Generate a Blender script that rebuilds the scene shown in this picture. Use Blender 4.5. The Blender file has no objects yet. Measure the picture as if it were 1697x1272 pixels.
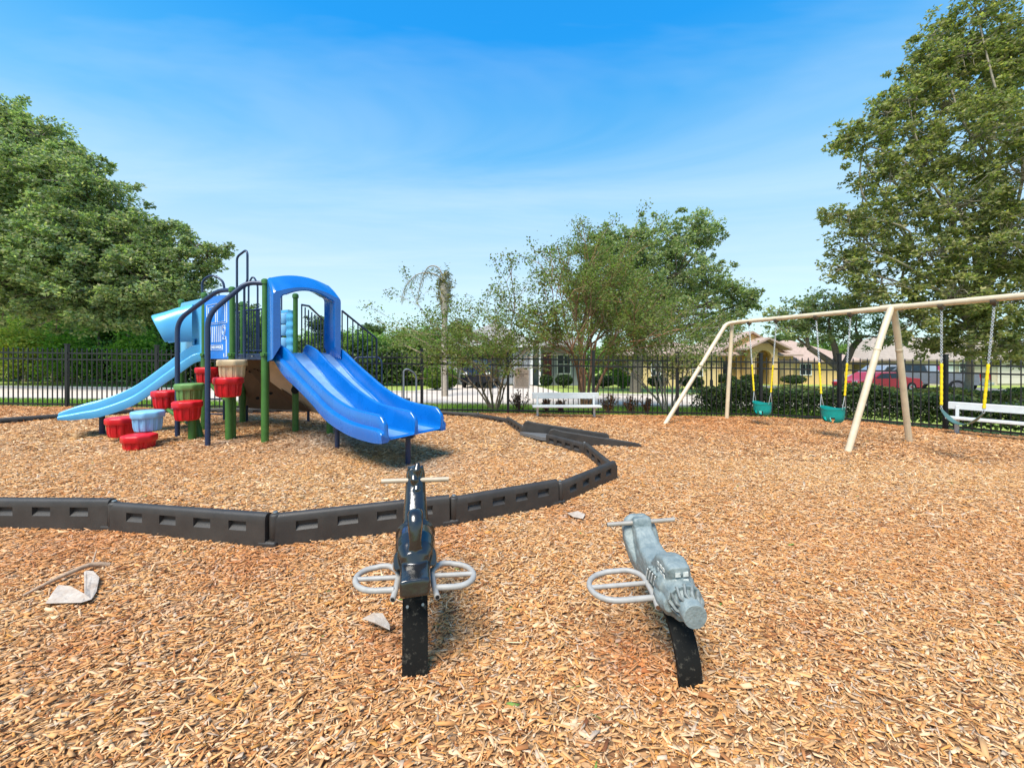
import bpy, bmesh, math, random
import numpy as np
from mathutils import Vector, Matrix, noise as mnoise
R = math.radians
scene = bpy.context.scene
COL = scene.collection

# ---------------------------------------------------------------- camera, sky, sun, exposure
cam_d = bpy.data.cameras.new("camera"); cam = bpy.data.objects.new("camera", cam_d); COL.objects.link(cam)
cam.location = (0, 0, 1.45); cam.rotation_euler = (R(90), 0, 0)
cam_d.sensor_fit = 'HORIZONTAL'; cam_d.sensor_width = 36; cam_d.lens = 36*650/1697
cam_d.shift_y = -46/1697; cam_d.clip_start = 0.05; cam_d.clip_end = 3000
scene.camera = cam
SUN_EL, SUN_AZ = 60, -150          # azimuth: degrees from +Y towards +X
world = bpy.data.worlds.new("World"); scene.world = world; world.use_nodes = True
nt = world.node_tree; nt.nodes.clear()
def N(t, **k):
    n = nt.nodes.new(t)
    for a, b in k.items(): setattr(n, a, b)
    return n
L = nt.links.new
out = N('ShaderNodeOutputWorld'); bg = N('ShaderNodeBackground'); bg.inputs[1].default_value = 0.14
sky = N('ShaderNodeTexSky', sky_type='NISHITA', sun_disc=False, sun_elevation=R(SUN_EL), sun_rotation=R(SUN_AZ), air_density=1.0, dust_density=0.6, ozone_density=2.2)
geo = N('ShaderNodeTexCoord'); sep = N('ShaderNodeSeparateXYZ'); L(geo.outputs['Generated'], sep.inputs[0])
hs = N('ShaderNodeHueSaturation'); hs.inputs['Saturation'].default_value = 1.35; hs.inputs['Value'].default_value = 1.25
L(sky.outputs[0], hs.inputs['Color'])
tn = N('ShaderNodeMixRGB', blend_type='MULTIPLY'); tn.inputs[0].default_value = 1; tn.inputs[2].default_value = (.48, 1.12, 1.15, 1); L(hs.outputs[0], tn.inputs[1])
# thin high cloud: stretched noise on a plane high above, plus pale air near the horizon
zc = N('ShaderNodeMath', operation='MAXIMUM'); L(sep.outputs['Z'], zc.inputs[0]); zc.inputs[1].default_value = 0.03
dv = N('ShaderNodeVectorMath', operation='DIVIDE'); L(geo.outputs['Generated'], dv.inputs[0])
cz = N('ShaderNodeCombineXYZ')
for i in range(3): L(zc.outputs[0], cz.inputs[i])
L(cz.outputs[0], dv.inputs[1])
mp = N('ShaderNodeMapping'); mp.inputs['Scale'].default_value = (0.28, 0.75, 1); mp.inputs['Rotation'].default_value = (0, 0, R(20)); L(dv.outputs[0], mp.inputs[0])
nz = N('ShaderNodeTexNoise'); nz.inputs['Scale'].default_value = 1.0; nz.inputs['Detail'].default_value = 6; nz.inputs['Roughness'].default_value = .62; nz.inputs['Distortion'].default_value = .5
L(mp.outputs[0], nz.inputs['Vector'])
cr = N('ShaderNodeValToRGB'); cr.color_ramp.elements[0].position = .44; cr.color_ramp.elements[1].position = .86; L(nz.outputs['Fac'], cr.inputs[0])
rmp = N('ShaderNodeValToRGB'); el = rmp.color_ramp.elements; L(sep.outputs['Z'], rmp.inputs[0])
stops = [(0.0, (.85, .90, .93)), (.137, (.76, .86, .93)), (.232, (.64, .82, .94)), (.34, (.43, .73, .96)), (.436, (.20, .57, .93)), (.532, (.075, .45, .93)), (.624, (.020, .36, .93)), (1.0, (.012, .24, .74))]
el[0].position, el[0].color = stops[0][0], (*stops[0][1], 1); el[1].position, el[1].color = 1.0, (*stops[-1][1], 1)
for q_, c_ in stops[1:-1]: e_ = el.new(q_); e_.color = (*c_, 1)
sc_ = N('ShaderNodeVectorMath', operation='SCALE'); L(rmp.outputs[0], sc_.inputs[0]); sc_.inputs['Scale'].default_value = 3.9
m0_ = N('ShaderNodeMixRGB'); m0_.inputs[0].default_value = .82; L(tn.outputs[0], m0_.inputs[1]); L(sc_.outputs[0], m0_.inputs[2])
m2 = N('ShaderNodeMath', operation='MULTIPLY'); L(cr.outputs[0], m2.inputs[0]); m2.inputs[1].default_value = .42
mx = N('ShaderNodeMixRGB'); L(m2.outputs[0], mx.inputs[0]); L(m0_.outputs[0], mx.inputs[1]); mx.inputs[2].default_value = (3.6, 4.1, 4.4, 1)
L(mx.outputs[0], bg.inputs[0]); L(bg.outputs[0], out.inputs[0])
sd = bpy.data.lights.new("sun", 'SUN'); sd.energy = 3.5; sd.angle = R(28.0); sd.color = (1, .94, .84)
so = bpy.data.objects.new("sun", sd); COL.objects.link(so)
sv = Vector((math.sin(R(SUN_AZ))*math.cos(R(SUN_EL)), math.cos(R(SUN_AZ))*math.cos(R(SUN_EL)), math.sin(R(SUN_EL))))
so.rotation_euler = (-sv).to_track_quat('-Z', 'Y').to_euler()
scene.view_settings.view_transform = 'Standard'; scene.view_settings.look = 'None'
scene.view_settings.exposure = 0.88; scene.view_settings.gamma = 1

# ---------------------------------------------------------------- helpers
CX, HY, F, H = 848.5, 590.0, 650.0, 1.45
def gz(x, y):                                    # lie of the land: a light fall to the right and towards the street
    return -0.013*max(-30, min(30, x)) - 0.031*max(0, min(y-10.5, 17))
def G(px, py):                                   # ground point seen at a photo pixel (playground)
    Y = F*H/(py-HY-.013*(px-CX)); return (px-CX)*Y/F, Y
def P(px, py, Y): return Vector(((px-CX)*Y/F, Y, H-(py-HY)*Y/F))

def tag(o, label=None, cat=None, group=None, kind=None):
    if label: o['label'] = label
    if cat: o['category'] = cat
    if group: o['group'] = group
    if kind: o['kind'] = kind
    return o
def thing(name, loc, label, cat, group=None):
    o = bpy.data.objects.new(name, None); COL.objects.link(o); o.location = loc; o.empty_display_size = .1
    o['org'] = tuple(loc); return tag(o, label, cat, group)
def org(p):
    while p is not None:
        if 'org' in p: return Vector(p['org'])
        p = p.parent
    return Vector((0, 0, 0))
def copy_tree(o, parent=None):
    c = o.copy(); COL.objects.link(c); c.parent = parent
    for ch in [q for q in bpy.data.objects if q.parent == o]: copy_tree(ch, c)
    return c

class MB:
    def __init__(s): s.v = []; s.f = []
    def add(s, vs, fs):
        n = len(s.v); s.v += [tuple(v) for v in vs]; s.f += [tuple(i+n for i in f) for f in fs]; return s
    def box(s, c, d, rot=None):
        hx, hy, hz_ = d[0]/2, d[1]/2, d[2]/2
        vs = [Vector((x, y, z)) for x in (-hx, hx) for y in (-hy, hy) for z in (-hz_, hz_)]
        if rot is not None: vs = [rot @ v for v in vs]
        c = Vector(c); return s.add([v+c for v in vs], [(0,1,3,2),(4,6,7,5),(0,4,5,1),(2,3,7,6),(0,2,6,4),(1,5,7,3)])
    def bar(s, a, b, w, h):                      # box from a to b, width w sideways, height h
        a, b = Vector(a), Vector(b); d = b-a; ln = d.length
        q = d.to_track_quat('Y', 'Z').to_matrix(); return s.box((a+b)/2, (w, ln, h), q)
    def tube(s, pts, r, n=10, caps=True, closed=False):
        pts = [Vector(p) for p in pts]; m = len(pts); rs = r if isinstance(r, (list, tuple)) else [r]*m
        rings = []; up = None
        for i, p in enumerate(pts):
            if closed: t = pts[(i+1) % m]-pts[(i-1) % m]
            else: t = pts[min(i+1, m-1)]-pts[max(i-1, 0)]
            t.normalize()
            if up is None:
                up = Vector((0, 0, 1)) if abs(t.z) < .9 else Vector((1, 0, 0))
            sd_ = t.cross(up); 
            if sd_.length < 1e-6: sd_ = t.orthogonal()
            sd_.normalize(); up = sd_.cross(t).normalized()
            rings.append([p+(sd_*math.cos(2*math.pi*k/n)+up*math.sin(2*math.pi*k/n))*rs[i] for k in range(n)])
        return s.rings(rings, caps=caps and not closed, closed=closed)
    def rings(s, rings, caps=True, closed=False):
        n = len(rings[0]); m = len(rings); vs = [v for r in rings for v in r]; fs = []
        for i in range(m if closed else m-1):
            for k in range(n):
                a = i*n+k; b = i*n+(k+1) % n; c = ((i+1) % m)*n+(k+1) % n; d = ((i+1) % m)*n+k
                fs.append((a, b, c, d))
        if caps: fs.append(tuple(range(n))[::-1]); fs.append(tuple((m-1)*n+k for k in range(n)))
        return s.add(vs, fs)
    def lathe(s, c, prof, n=24, wob=None):       # prof: (r, z)
        c = Vector(c); rings = []
        for r, z in prof:
            rings.append([c+Vector((r*(wob(2*math.pi*k/n, z) if wob else 1)*math.cos(2*math.pi*k/n), r*(wob(2*math.pi*k/n, z) if wob else 1)*math.sin(2*math.pi*k/n), z)) for k in range(n)])
        return s.rings(rings)
    def prism(s, poly, thick, off=0, axis='z'):  # poly of 3D points, extruded along vector thick
        poly = [Vector(p) for p in poly]; t = Vector(thick); n = len(poly)
        return s.add(poly+[p+t for p in poly], [tuple(range(n))[::-1], tuple(range(n, 2*n))]+[(i, (i+1) % n, (i+1) % n+n, i+n) for i in range(n)])
    def build(s, name, mat, parent=None, smooth=None, bevel=0, seg=2, origin=None):
        o0 = org(parent) if origin is None else Vector(origin)
        me = bpy.data.meshes.new(name); me.from_pydata([tuple(Vector(v)-o0) for v in s.v], [], s.f); 
        bm = bmesh.new(); bm.from_mesh(me); bmesh.ops.recalc_face_normals(bm, faces=bm.faces); bm.to_mesh(me); bm.free()
        if mat: me.materials.append(mat)
        if smooth is not None:
            me.polygons.foreach_set('use_smooth', [True]*len(me.polygons))
            me.set_sharp_from_angle(angle=R(smooth))
        o = bpy.data.objects.new(name, me); COL.objects.link(o)
        if parent: o.parent = parent
        elif origin is not None: o.location = origin
        if bevel:
            b = o.modifiers.new('bevel', 'BEVEL'); b.width = bevel; b.segments = seg; b.limit_method = 'ANGLE'; b.angle_limit = R(35); b.harden_normals = smooth is not None
        return o

def spline(pts, n=8):                            # catmull-rom through 3D points
    pts = [Vector(p) for p in pts]; o = []
    for i in range(len(pts)-1):
        p0 = pts[max(i-1, 0)]; p1 = pts[i]; p2 = pts[i+1]; p3 = pts[min(i+2, len(pts)-1)]
        for k in range(n):
            t = k/n
            o.append(.5*((2*p1)+(p2-p0)*t+(2*p0-5*p1+4*p2-p3)*t*t+(3*p1-p0-3*p2+p3)*t**3))
    o.append(pts[-1]); return o
def round_path(pts, rad, n=6):                   # polyline with rounded corners
    pts = [Vector(p) for p in pts]; o = [pts[0]]
    for i in range(1, len(pts)-1):
        a, b, c = pts[i-1], pts[i], pts[i+1]; r1 = min(rad, (a-b).length*.48, (c-b).length*.48)
        p = b+(a-b).normalized()*r1; q = b+(c-b).normalized()*r1
        for k in range(n+1):
            t = k/n; o.append((1-t)**2*p+2*t*(1-t)*b+t*t*q)
    o.append(pts[-1]); return o

# ---------------------------------------------------------------- materials
MATS = {}
def mat(name, col, rough=.6, metal=0, var=.12, scale=6, bump=0, bscale=40, coat=0, spec=.5, trans=0, col2=None, hue=0):
    if name in MATS: return MATS[name]
    m = bpy.data.materials.new(name); m.use_nodes = True; t = m.node_tree; b = t.nodes['Principled BSDF']
    b.inputs['Roughness'].default_value = rough; b.inputs['Metallic'].default_value = metal
    b.inputs['Specular IOR Level'].default_value = spec; b.inputs['Coat Weight'].default_value = coat; b.inputs['Coat Roughness'].default_value = .15
    tc = t.nodes.new('ShaderNodeTexCoord'); nz = t.nodes.new('ShaderNodeTexNoise'); nz.inputs['Scale'].default_value = scale; nz.inputs['Detail'].default_value = 6; nz.inputs['Roughness'].default_value = .65
    t.links.new(tc.outputs['Object'], nz.inputs['Vector'])
    r = t.nodes.new('ShaderNodeValToRGB'); e = r.color_ramp.elements; e[0].position = .3; e[1].position = .7
    c2 = col2 if col2 else tuple(min(1, c*(1+var)) for c in col)
    c1 = tuple(c*(1-var) for c in col) if not col2 else col
    e[0].color = (*c1, 1); e[1].color = (*c2, 1)
    t.links.new(nz.outputs['Fac'], r.inputs[0]); t.links.new(r.outputs[0], b.inputs['Base Color'])
    rr = t.nodes.new('ShaderNodeMapRange'); rr.inputs['To Min'].default_value = max(.03, rough-.1); rr.inputs['To Max'].default_value = min(1, rough+.12)
    t.links.new(nz.outputs['Fac'], rr.inputs['Value']); t.links.new(rr.outputs[0], b.inputs['Roughness'])
    if bump:
        n2 = t.nodes.new('ShaderNodeTexNoise'); n2.inputs['Scale'].default_value = bscale; n2.inputs['Detail'].default_value = 5; t.links.new(tc.outputs['Object'], n2.inputs['Vector'])
        bp = t.nodes.new('ShaderNodeBump'); bp.inputs['Strength'].default_value = bump; bp.inputs['Distance'].default_value = .02
        t.links.new(n2.outputs['Fac'], bp.inputs['Height']); t.links.new(bp.outputs[0], b.inputs['Normal'])
    MATS[name] = m; return m
def leaf_mat(name, transl=.48, rough=.55):        # colour from the mesh attribute, so every leaf has its own green
    if name in MATS: return MATS[name]
    m = bpy.data.materials.new(name); m.use_nodes = True; t = m.node_tree; b = t.nodes['Principled BSDF']
    a = t.nodes.new('ShaderNodeAttribute'); a.attribute_name = 'col'; t.links.new(a.outputs['Color'], b.inputs['Base Color'])
    b.inputs['Roughness'].default_value = rough; b.inputs['Specular IOR Level'].default_value = .35
    if transl:
        tr = t.nodes.new('ShaderNodeBsdfTranslucent'); hm = t.nodes.new('ShaderNodeMixRGB'); hm.blend_type = 'MULTIPLY'; hm.inputs[0].default_value = 1; hm.inputs[2].default_value = (1.25, 1.5, .7, 1)
        t.links.new(a.outputs['Color'], hm.inputs[1]); t.links.new(hm.outputs[0], tr.inputs[0])
        ms = t.nodes.new('ShaderNodeMixShader'); ms.inputs[0].default_value = transl
        t.links.new(b.outputs[0], ms.inputs[1]); t.links.new(tr.outputs[0], ms.inputs[2]); t.links.new(ms.outputs[0], t.nodes['Material Output'].inputs[0])
    MATS[name] = m; return m
def vmesh(name, V, Fq, colr, material, parent=None, loc=None, nper=4):   # numpy mesh with per-face colour attribute
    me = bpy.data.meshes.new(name); nv, nf = len(V), len(Fq)
    me.vertices.add(nv); me.vertices.foreach_set('co', V.astype(np.float32).ravel())
    me.loops.add(nf*nper); me.loops.foreach_set('vertex_index', Fq.astype(np.int32).ravel())
    me.polygons.add(nf); me.polygons.foreach_set('loop_start', np.arange(nf, dtype=np.int32)*nper); me.polygons.foreach_set('loop_total', np.full(nf, nper, dtype=np.int32))
    me.update(calc_edges=True)
    at = me.attributes.new('col', 'FLOAT_COLOR', 'FACE'); c4 = np.ones((nf, 4), np.float32); c4[:, :3] = colr; at.data.foreach_set('color', c4.ravel())
    me.materials.append(material)
    o = bpy.data.objects.new(name, me); COL.objects.link(o)
    if parent: o.parent = parent
    elif loc is not None: o.location = loc
    return o

M_navy = mat('navy_powder_coat', (.018, .035, .085), .38, var=.15, scale=20)
M_green = mat('green_post_paint', (.050, .155, .028), .42, var=.18, scale=8)
M_blue = mat('blue_moulded_plastic', (.001, .125, .46), .26, var=.12, scale=3, coat=.7, bump=.03, bscale=60)
M_lblue = mat('light_blue_plastic', (.10, .42, .70), .32, var=.08, scale=3, coat=.2, bump=.03, bscale=60)
M_pblue = mat('panel_blue', (.008, .18, .66), .4, var=.08)
M_podb = mat('pod_pale_blue', (.22, .50, .76), .45, var=.08)
M_red = mat('pod_red', (.62, .008, .015), .38, var=.12, scale=10)
M_podg = mat('pod_green', (.13, .27, .07), .5, var=.1)
M_tan = mat('tan_plastic', (.66, .48, .28), .5, var=.08)
M_brown = mat('brown_climber', (.17, .105, .065), .65, var=.15)
M_white = mat('white_line', (.75, .82, .88), .5, var=.05)
M_timber = mat('border_grey_brown', (.026, .023, .021), .52, var=.0, scale=5, bump=.15, bscale=150, col2=(.050, .043, .037))
M_pin = mat('steel_pin', (.35, .33, .3), .4, metal=.8)
M_dark = mat('black_hole', (.008, .008, .008), .9)
M_fence = mat('black_fence', (.012, .012, .014), .38, var=.3)
M_swing = mat('beige_swing_paint', (.64, .52, .36), .38, var=.14, scale=7, bump=.05)
M_chain = mat('galvanised_chain', (.62, .63, .64), .35, metal=.7, var=.1)
M_yel = mat('yellow_sleeve', (.85, .62, .01), .4, var=.08)
M_teal = mat('teal_rubber', (.0, .27, .24), .42, var=.12)
M_belt = mat('green_belt_rubber', (.07, .14, .12), .4, var=.15)
M_alu = mat('brushed_bench', (.62, .63, .62), .45, metal=.15, var=.06, scale=10)
M_horse = mat('black_gloss_casting', (.012, .011, .010), .20, var=.3, scale=12, coat=.45, spec=.7, bump=.02, bscale=12)
M_moto = mat('grey_blue_casting', (.125, .165, .170), .5, scale=16, bump=.25, bscale=70, col2=(.27, .31, .30))
M_motog = mat('worn_dark_casting', (.18, .20, .19), .6, var=.5, scale=30)
M_tube = mat('grey_tube_paint', (.34, .325, .30), .5, var=.14, scale=25)
M_spring = mat('black_spring_plate', (.011, .011, .010), .75, var=.0, scale=38, col2=(.10, .09, .07), spec=.15)
for e_ in (MATS['black_spring_plate'].node_tree.nodes,):
    for n_ in e_:
        if n_.type == 'VALTORGB': n_.color_ramp.elements[0].position = .56; n_.color_ramp.elements[1].position = .72
M_bark = mat('oak_bark', (.16, .13, .105), .9, var=.3, scale=12, bump=.5, bscale=30)
M_barkm = mat('myrtle_bark', (.33, .24, .165), .75, var=.28, scale=8, bump=.2)
M_palmb = mat('palm_trunk_bark', (.36, .31, .25), .9, var=.2, scale=9, bump=.4)
M_lane = mat('sky_sheen_blue_lane', (.20, .36, .62), .22, var=.25, scale=4, coat=.8); LEAF = leaf_mat('leaf'); CHIP = leaf_mat('chip', 0, .8); GRASS = leaf_mat('grass_blade', .25, .7)  # lane blue is paler than the slide: sky reflection painted into the colour
# ---------------------------------------------------------------- setting
rng = np.random.default_rng(7); random.seed(5)
FENCE = [(-20.5, 10.1), (-18.25, 10.1), (-16.0, 10.1), (-13.7, 10.08), (-11.42, 10.07), (-9.1, 10.05), (-6.85, 10.02), (-4.58, 10.0), (-2.29, 9.97), (-.1, 9.95), (2.06, 9.93), (4.18, 9.92), (6.26, 9.87), (7.87, 9.43), (9.36, 8.47), (10.45, 6.95), (11.3, 5.2), (12.0, 3.3)]
def ggrid(name, xs, ys, dz, m, kind='structure', f=None):
    V = [(x, y, (f or gz)(x, y)+dz) for y in ys for x in xs]; nx = len(xs)
    Fq = [(j*nx+i, j*nx+i+1, (j+1)*nx+i+1, (j+1)*nx+i) for j in range(len(ys)-1) for i in range(nx-1)]
    b = MB(); b.v = V; b.f = Fq; o = b.build(name, m); 
    me = o.data; me.polygons.foreach_set('use_smooth', [True]*len(me.polygons)); return tag(o, kind=kind)
lin = lambda a, b, n: [a+(b-a)*i/(n-1) for i in range(n)]
M_grass = mat('lawn', (.20, .29, .05), .9, var=.3, scale=1.2, col2=(.38, .42, .09), bump=.6, bscale=60)
M_road = mat('pale_concrete_road', (.60, .50, .41), .85, var=.12, scale=1.1, bump=.1, bscale=80)
ggrid('ground', [-900, -300, -90]+lin(-30, 30, 31)+[90, 300, 900], [-40, -10, 0, 5, 9, 10.5]+lin(11, 27.5, 16)+[40, 80, 200, 900], -.09, M_grass)
# the street, the drive to the grey house, a darker far lane
ggrid('road', [-90, -60]+lin(-30, 30, 21)+[60, 90], lin(12.3, 17.6, 6), -.03, M_road)
b = MB(); kb = MB()
for i in range(60):
    x0, x1 = -60+i*2.0, -60+i*2.0+1.99
    for yy in (12.2, 17.7):
        if yy > 15 and -5.6 < x0 < 3.0: continue
        kb.prism([(x0, yy-.07, gz(x0, yy)-.08), (x1, yy-.07, gz(x1, yy)-.08), (x1, yy+.07, gz(x1, yy)-.08), (x0, yy+.07, gz(x0, yy)-.08)], (0, 0, .13))
tag(kb.build('kerb', mat('kerb_concrete', (.50, .46, .40), .9, var=.15), bevel=.015), kind='structure')
D = [(-3.6, 26.3), (1.6, 26.3), (2.6, 17.55), (-5.0, 17.55)]; n = 9; b = MB(); V = []
for j in range(n):
    t = j/(n-1)
    for i in range(n):
        s_ = i/(n-1); xl = D[3][0]+(D[0][0]-D[3][0])*t; xr = D[2][0]+(D[1][0]-D[2][0])*t; y = 17.55+(26.3-17.55)*t; x = xl+(xr-xl)*s_; V.append((x, y, gz(x, y)-.026))
b.v = V; b.f = [(j*n+i, j*n+i+1, (j+1)*n+i+1, (j+1)*n+i) for j in range(n-1) for i in range(n-1)]
tag(b.build('driveway', M_road), kind='structure')
# drive in front of the tan house at the right, cars stand on it
ggrid('parking_pad', lin(15.5, 36, 12), lin(20.5, 30, 6), -.03, mat('asphalt_pad', (.16, .15, .14), .9, var=.15))

# mulch bed
HOL = [(-1.0, 5.1, .5, .03), (5.6, 8.78, .45, .025), (6.1, 7.46, .45, .025), (6.7, 5.85, .5, .025), (-7.35, 6.4, .4, .025), (-.9, 1.95, .22, .02), (-.1, 1.95, .22, .02), (.45, 1.95, .25, .025)]
def mulch_z(x, y):
    u = .030*mnoise.noise(Vector((x*.55, y*.55, 3)))+.012*mnoise.noise(Vector((x*1.9, y*1.9, 8)))
    for px_, py_, pr_, pd_ in HOL: 
        q_ = ((x-px_)**2+(y-py_)**2)/(pr_*pr_)
        if q_ < 6: u -= pd_*math.exp(-q_)
    return gz(x, y)+u
m = bpy.data.materials.new('mulch'); m.use_nodes = True; t = m.node_tree; bs = t.nodes['Principled BSDF']; bs.inputs['Roughness'].default_value = .95
tc = t.nodes.new('ShaderNodeTexCoord'); vo = t.nodes.new('ShaderNodeTexVoronoi'); vo.inputs['Scale'].default_value = 38; mpp = t.nodes.new('ShaderNodeMapping'); mpp.inputs['Scale'].default_value = (.6, 1.3, 1)
t.links.new(tc.outputs['Object'], mpp.inputs[0]); t.links.new(mpp.outputs[0], vo.inputs['Vector'])
rp = t.nodes.new('ShaderNodeValToRGB'); sp = t.nodes.new('ShaderNodeSeparateColor'); t.links.new(vo.outputs['Color'], sp.inputs[0]); t.links.new(sp.outputs[0], rp.inputs[0])
e = rp.color_ramp.elements; e[0].color = (.17, .08, .035, 1); e[1].color = (.52, .32, .16, 1); x_ = e.new(.5); x_.color = (.36, .19, .08, 1)
t.links.new(rp.outputs[0], bs.inputs['Base Color'])
bp = t.nodes.new('ShaderNodeBump'); bp.inputs['Distance'].default_value = .02; t.links.new(vo.outputs['Distance'], bp.inputs['Height']); t.links.new(bp.outputs[0], bs.inputs['Normal'])
def fence_y(x):
    for (x0, y0), (x1, y1) in zip(FENCE, FENCE[1:]):
        if x0 <= x <= x1: return y0+(y1-y0)*(x-x0)/(x1-x0)
    return 10.1 if x < 0 else 3
b = MB(); xs = lin(-20.4, 11.9, 130); ny = 60
b.v = [(x, y, mulch_z(x, y)) for x in xs for y in lin(-3, fence_y(x)+.12, ny)]
b.f = [(i*ny+j, (i+1)*ny+j, (i+1)*ny+j+1, i*ny+j+1) for i in range(len(xs)-1) for j in range(ny-1)]
o = b.build('mulch_ground', m); o.data.polygons.foreach_set('use_smooth', [True]*len(o.data.polygons)); tag(o, kind='structure')

# wood chips: real little slabs, denser and finer near the viewer
def chips(name, y0, y1, dens, lm, flat, zlift):
    area_n = int(dens*(1.45*(y1*y1-y0*y0)+1.6*(y1-y0))); Yv = np.sqrt(rng.uniform(y0*y0, y1*y1, area_n)); Xv = rng.uniform(-1, 1, area_n)*(1.45*Yv+.8)
    fy = np.array([fence_y(x) for x in Xv]); k = (Yv < fy) & (Xv < 11.8) & (Xv > -20); Xv, Yv = Xv[k], Yv[k]; n = len(Xv)
    Z = np.array([mulch_z(x, y) for x, y in zip(Xv, Yv)])
    ln = rng.gamma(3.2, .31, n)*lm; ln = np.clip(ln, .3*lm, 2.9*lm); w = lm*rng.gamma(4, .085, n); w = np.clip(w, .12*lm, .75*lm); w = np.minimum(w, ln*.8); th = np.minimum(w*.22, .0035)
    ang = rng.normal(.25, .75, n)+np.where(rng.random(n) < .25, rng.uniform(0, 3.1, n), 0); tilt = rng.normal(0, .16, n); roll = rng.normal(0, .32, n)
    d = np.stack([np.cos(ang)*np.cos(tilt), np.sin(ang)*np.cos(tilt), np.sin(tilt)], 1)
    sde = np.stack([-np.sin(ang)*np.cos(roll), np.cos(ang)*np.cos(roll), np.sin(roll)], 1)
    up = np.cross(d, sde); c = np.stack([Xv, Yv, Z+zlift*rng.random(n)+.3*w*abs(np.sin(roll))+.3*ln*abs(np.sin(tilt))], 1)
    tp = rng.uniform(.1, 1.1, (n, 4)); sh = rng.normal(0, .20, (n, 4))
    def cor(sx, sy, i, top): return c+d*(sx*.5+sh[:, i]*.6)[:, None]*ln[:, None]+sde*(sy*.5*tp[:, i]*w)[:, None]+up*(top*th)[:, None]
    T = [cor(-1, -1, 0, .5), cor(1, -1, 1, .5), cor(1, 1, 2, .5), cor(-1, 1, 3, .5)]
    pal = np.array([[.74, .47, .23], [.66, .36, .15], [.80, .60, .40], [.66, .42, .22], [.50, .24, .10], [.64, .55, .47], [.30, .14, .06], [.86, .70, .50], [.66, .36, .11]])
    pr = np.array([.24, .15, .17, .17, .07, .06, .03, .08, .04]); ci = rng.choice(len(pal), n, p=pr/pr.sum())
    zn = np.array([mnoise.noise(Vector((x*.35, y*.5, 1))) for x, y in zip(Xv, Yv)])
    inside = ((Xv < 1.0) & (Yv > 3.2) & (Yv < 9.4) & (Xv > -9.6)).astype(float)
    red = np.clip(.10+.25*zn+.30*np.clip((Yv-6.5)/3, 0, 1)*(1-inside)-.10*inside, -.1, .5)[:, None]
    colr = pal[ci]*(rng.uniform(.82, 1.15, n))[:, None]*np.array([.88, .76, .62]); colr = colr*(1-red*np.array([.12, .5, .75])); colr = np.clip(colr, .01, .9)
    gp = np.zeros(n); rp_ = np.zeros(n)
    for px_, py_, pr_, w_ in ((-3.0, 6.6, .9, .7), (-1.2, 5.2, .5, .5), (-4.6, 6.3, .4, .5), (-1.9, 2.2, .08, .35), (.3, 1.5, .07, .3)): gp = np.maximum(gp, w_*np.exp(-((Xv-px_)**2+(Yv-py_)**2)/pr_**2))
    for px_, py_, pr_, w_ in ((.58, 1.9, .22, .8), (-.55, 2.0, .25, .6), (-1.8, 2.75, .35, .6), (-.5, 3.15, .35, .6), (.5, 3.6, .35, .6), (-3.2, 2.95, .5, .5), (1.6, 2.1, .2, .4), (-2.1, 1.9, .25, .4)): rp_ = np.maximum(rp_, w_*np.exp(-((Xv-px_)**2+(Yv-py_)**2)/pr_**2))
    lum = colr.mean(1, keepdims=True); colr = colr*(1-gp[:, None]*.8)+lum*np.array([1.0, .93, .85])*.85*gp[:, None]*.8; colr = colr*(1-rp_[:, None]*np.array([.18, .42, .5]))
    wm = (rng.random(n) < .012); colr[wm] = np.array([.16, .055, .02]); gl = rng.random(n) < .0006; colr[gl] = np.array([.16, .26, .05])
    if flat:
        V = np.stack(T, 1).reshape(-1, 3); Fq = np.arange(n*4).reshape(-1, 4); CC = colr
    else:
        B = [cor(-1, -1, 0, -.5), cor(1, -1, 1, -.5), cor(1, 1, 2, -.5), cor(-1, 1, 3, -.5)]
        V = np.stack(T+B, 1).reshape(-1, 3); base = (np.arange(n)*8)[:, None]
        q = np.array([[0, 1, 2, 3], [0, 4, 5, 1], [1, 5, 6, 2], [2, 6, 7, 3], [3, 7, 4, 0]]); Fq = (base[:, :, None]+q[None]).reshape(-1, 4)
        CC = np.repeat(colr, 5, 0)
    return tag(vmesh(name, V, Fq, CC, CHIP), 'loose tan and orange wood chips covering the playground ground', 'wood chips', kind='stuff')
chips('wood_chips', 1.1, 3.4, 6800, .030, False, .016)
chips('wood_chips', 3.4, 5.6, 3700, .036, False, .015)
chips('wood_chips', 5.6, 10.2, 2500, .043, True, .015)

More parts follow.
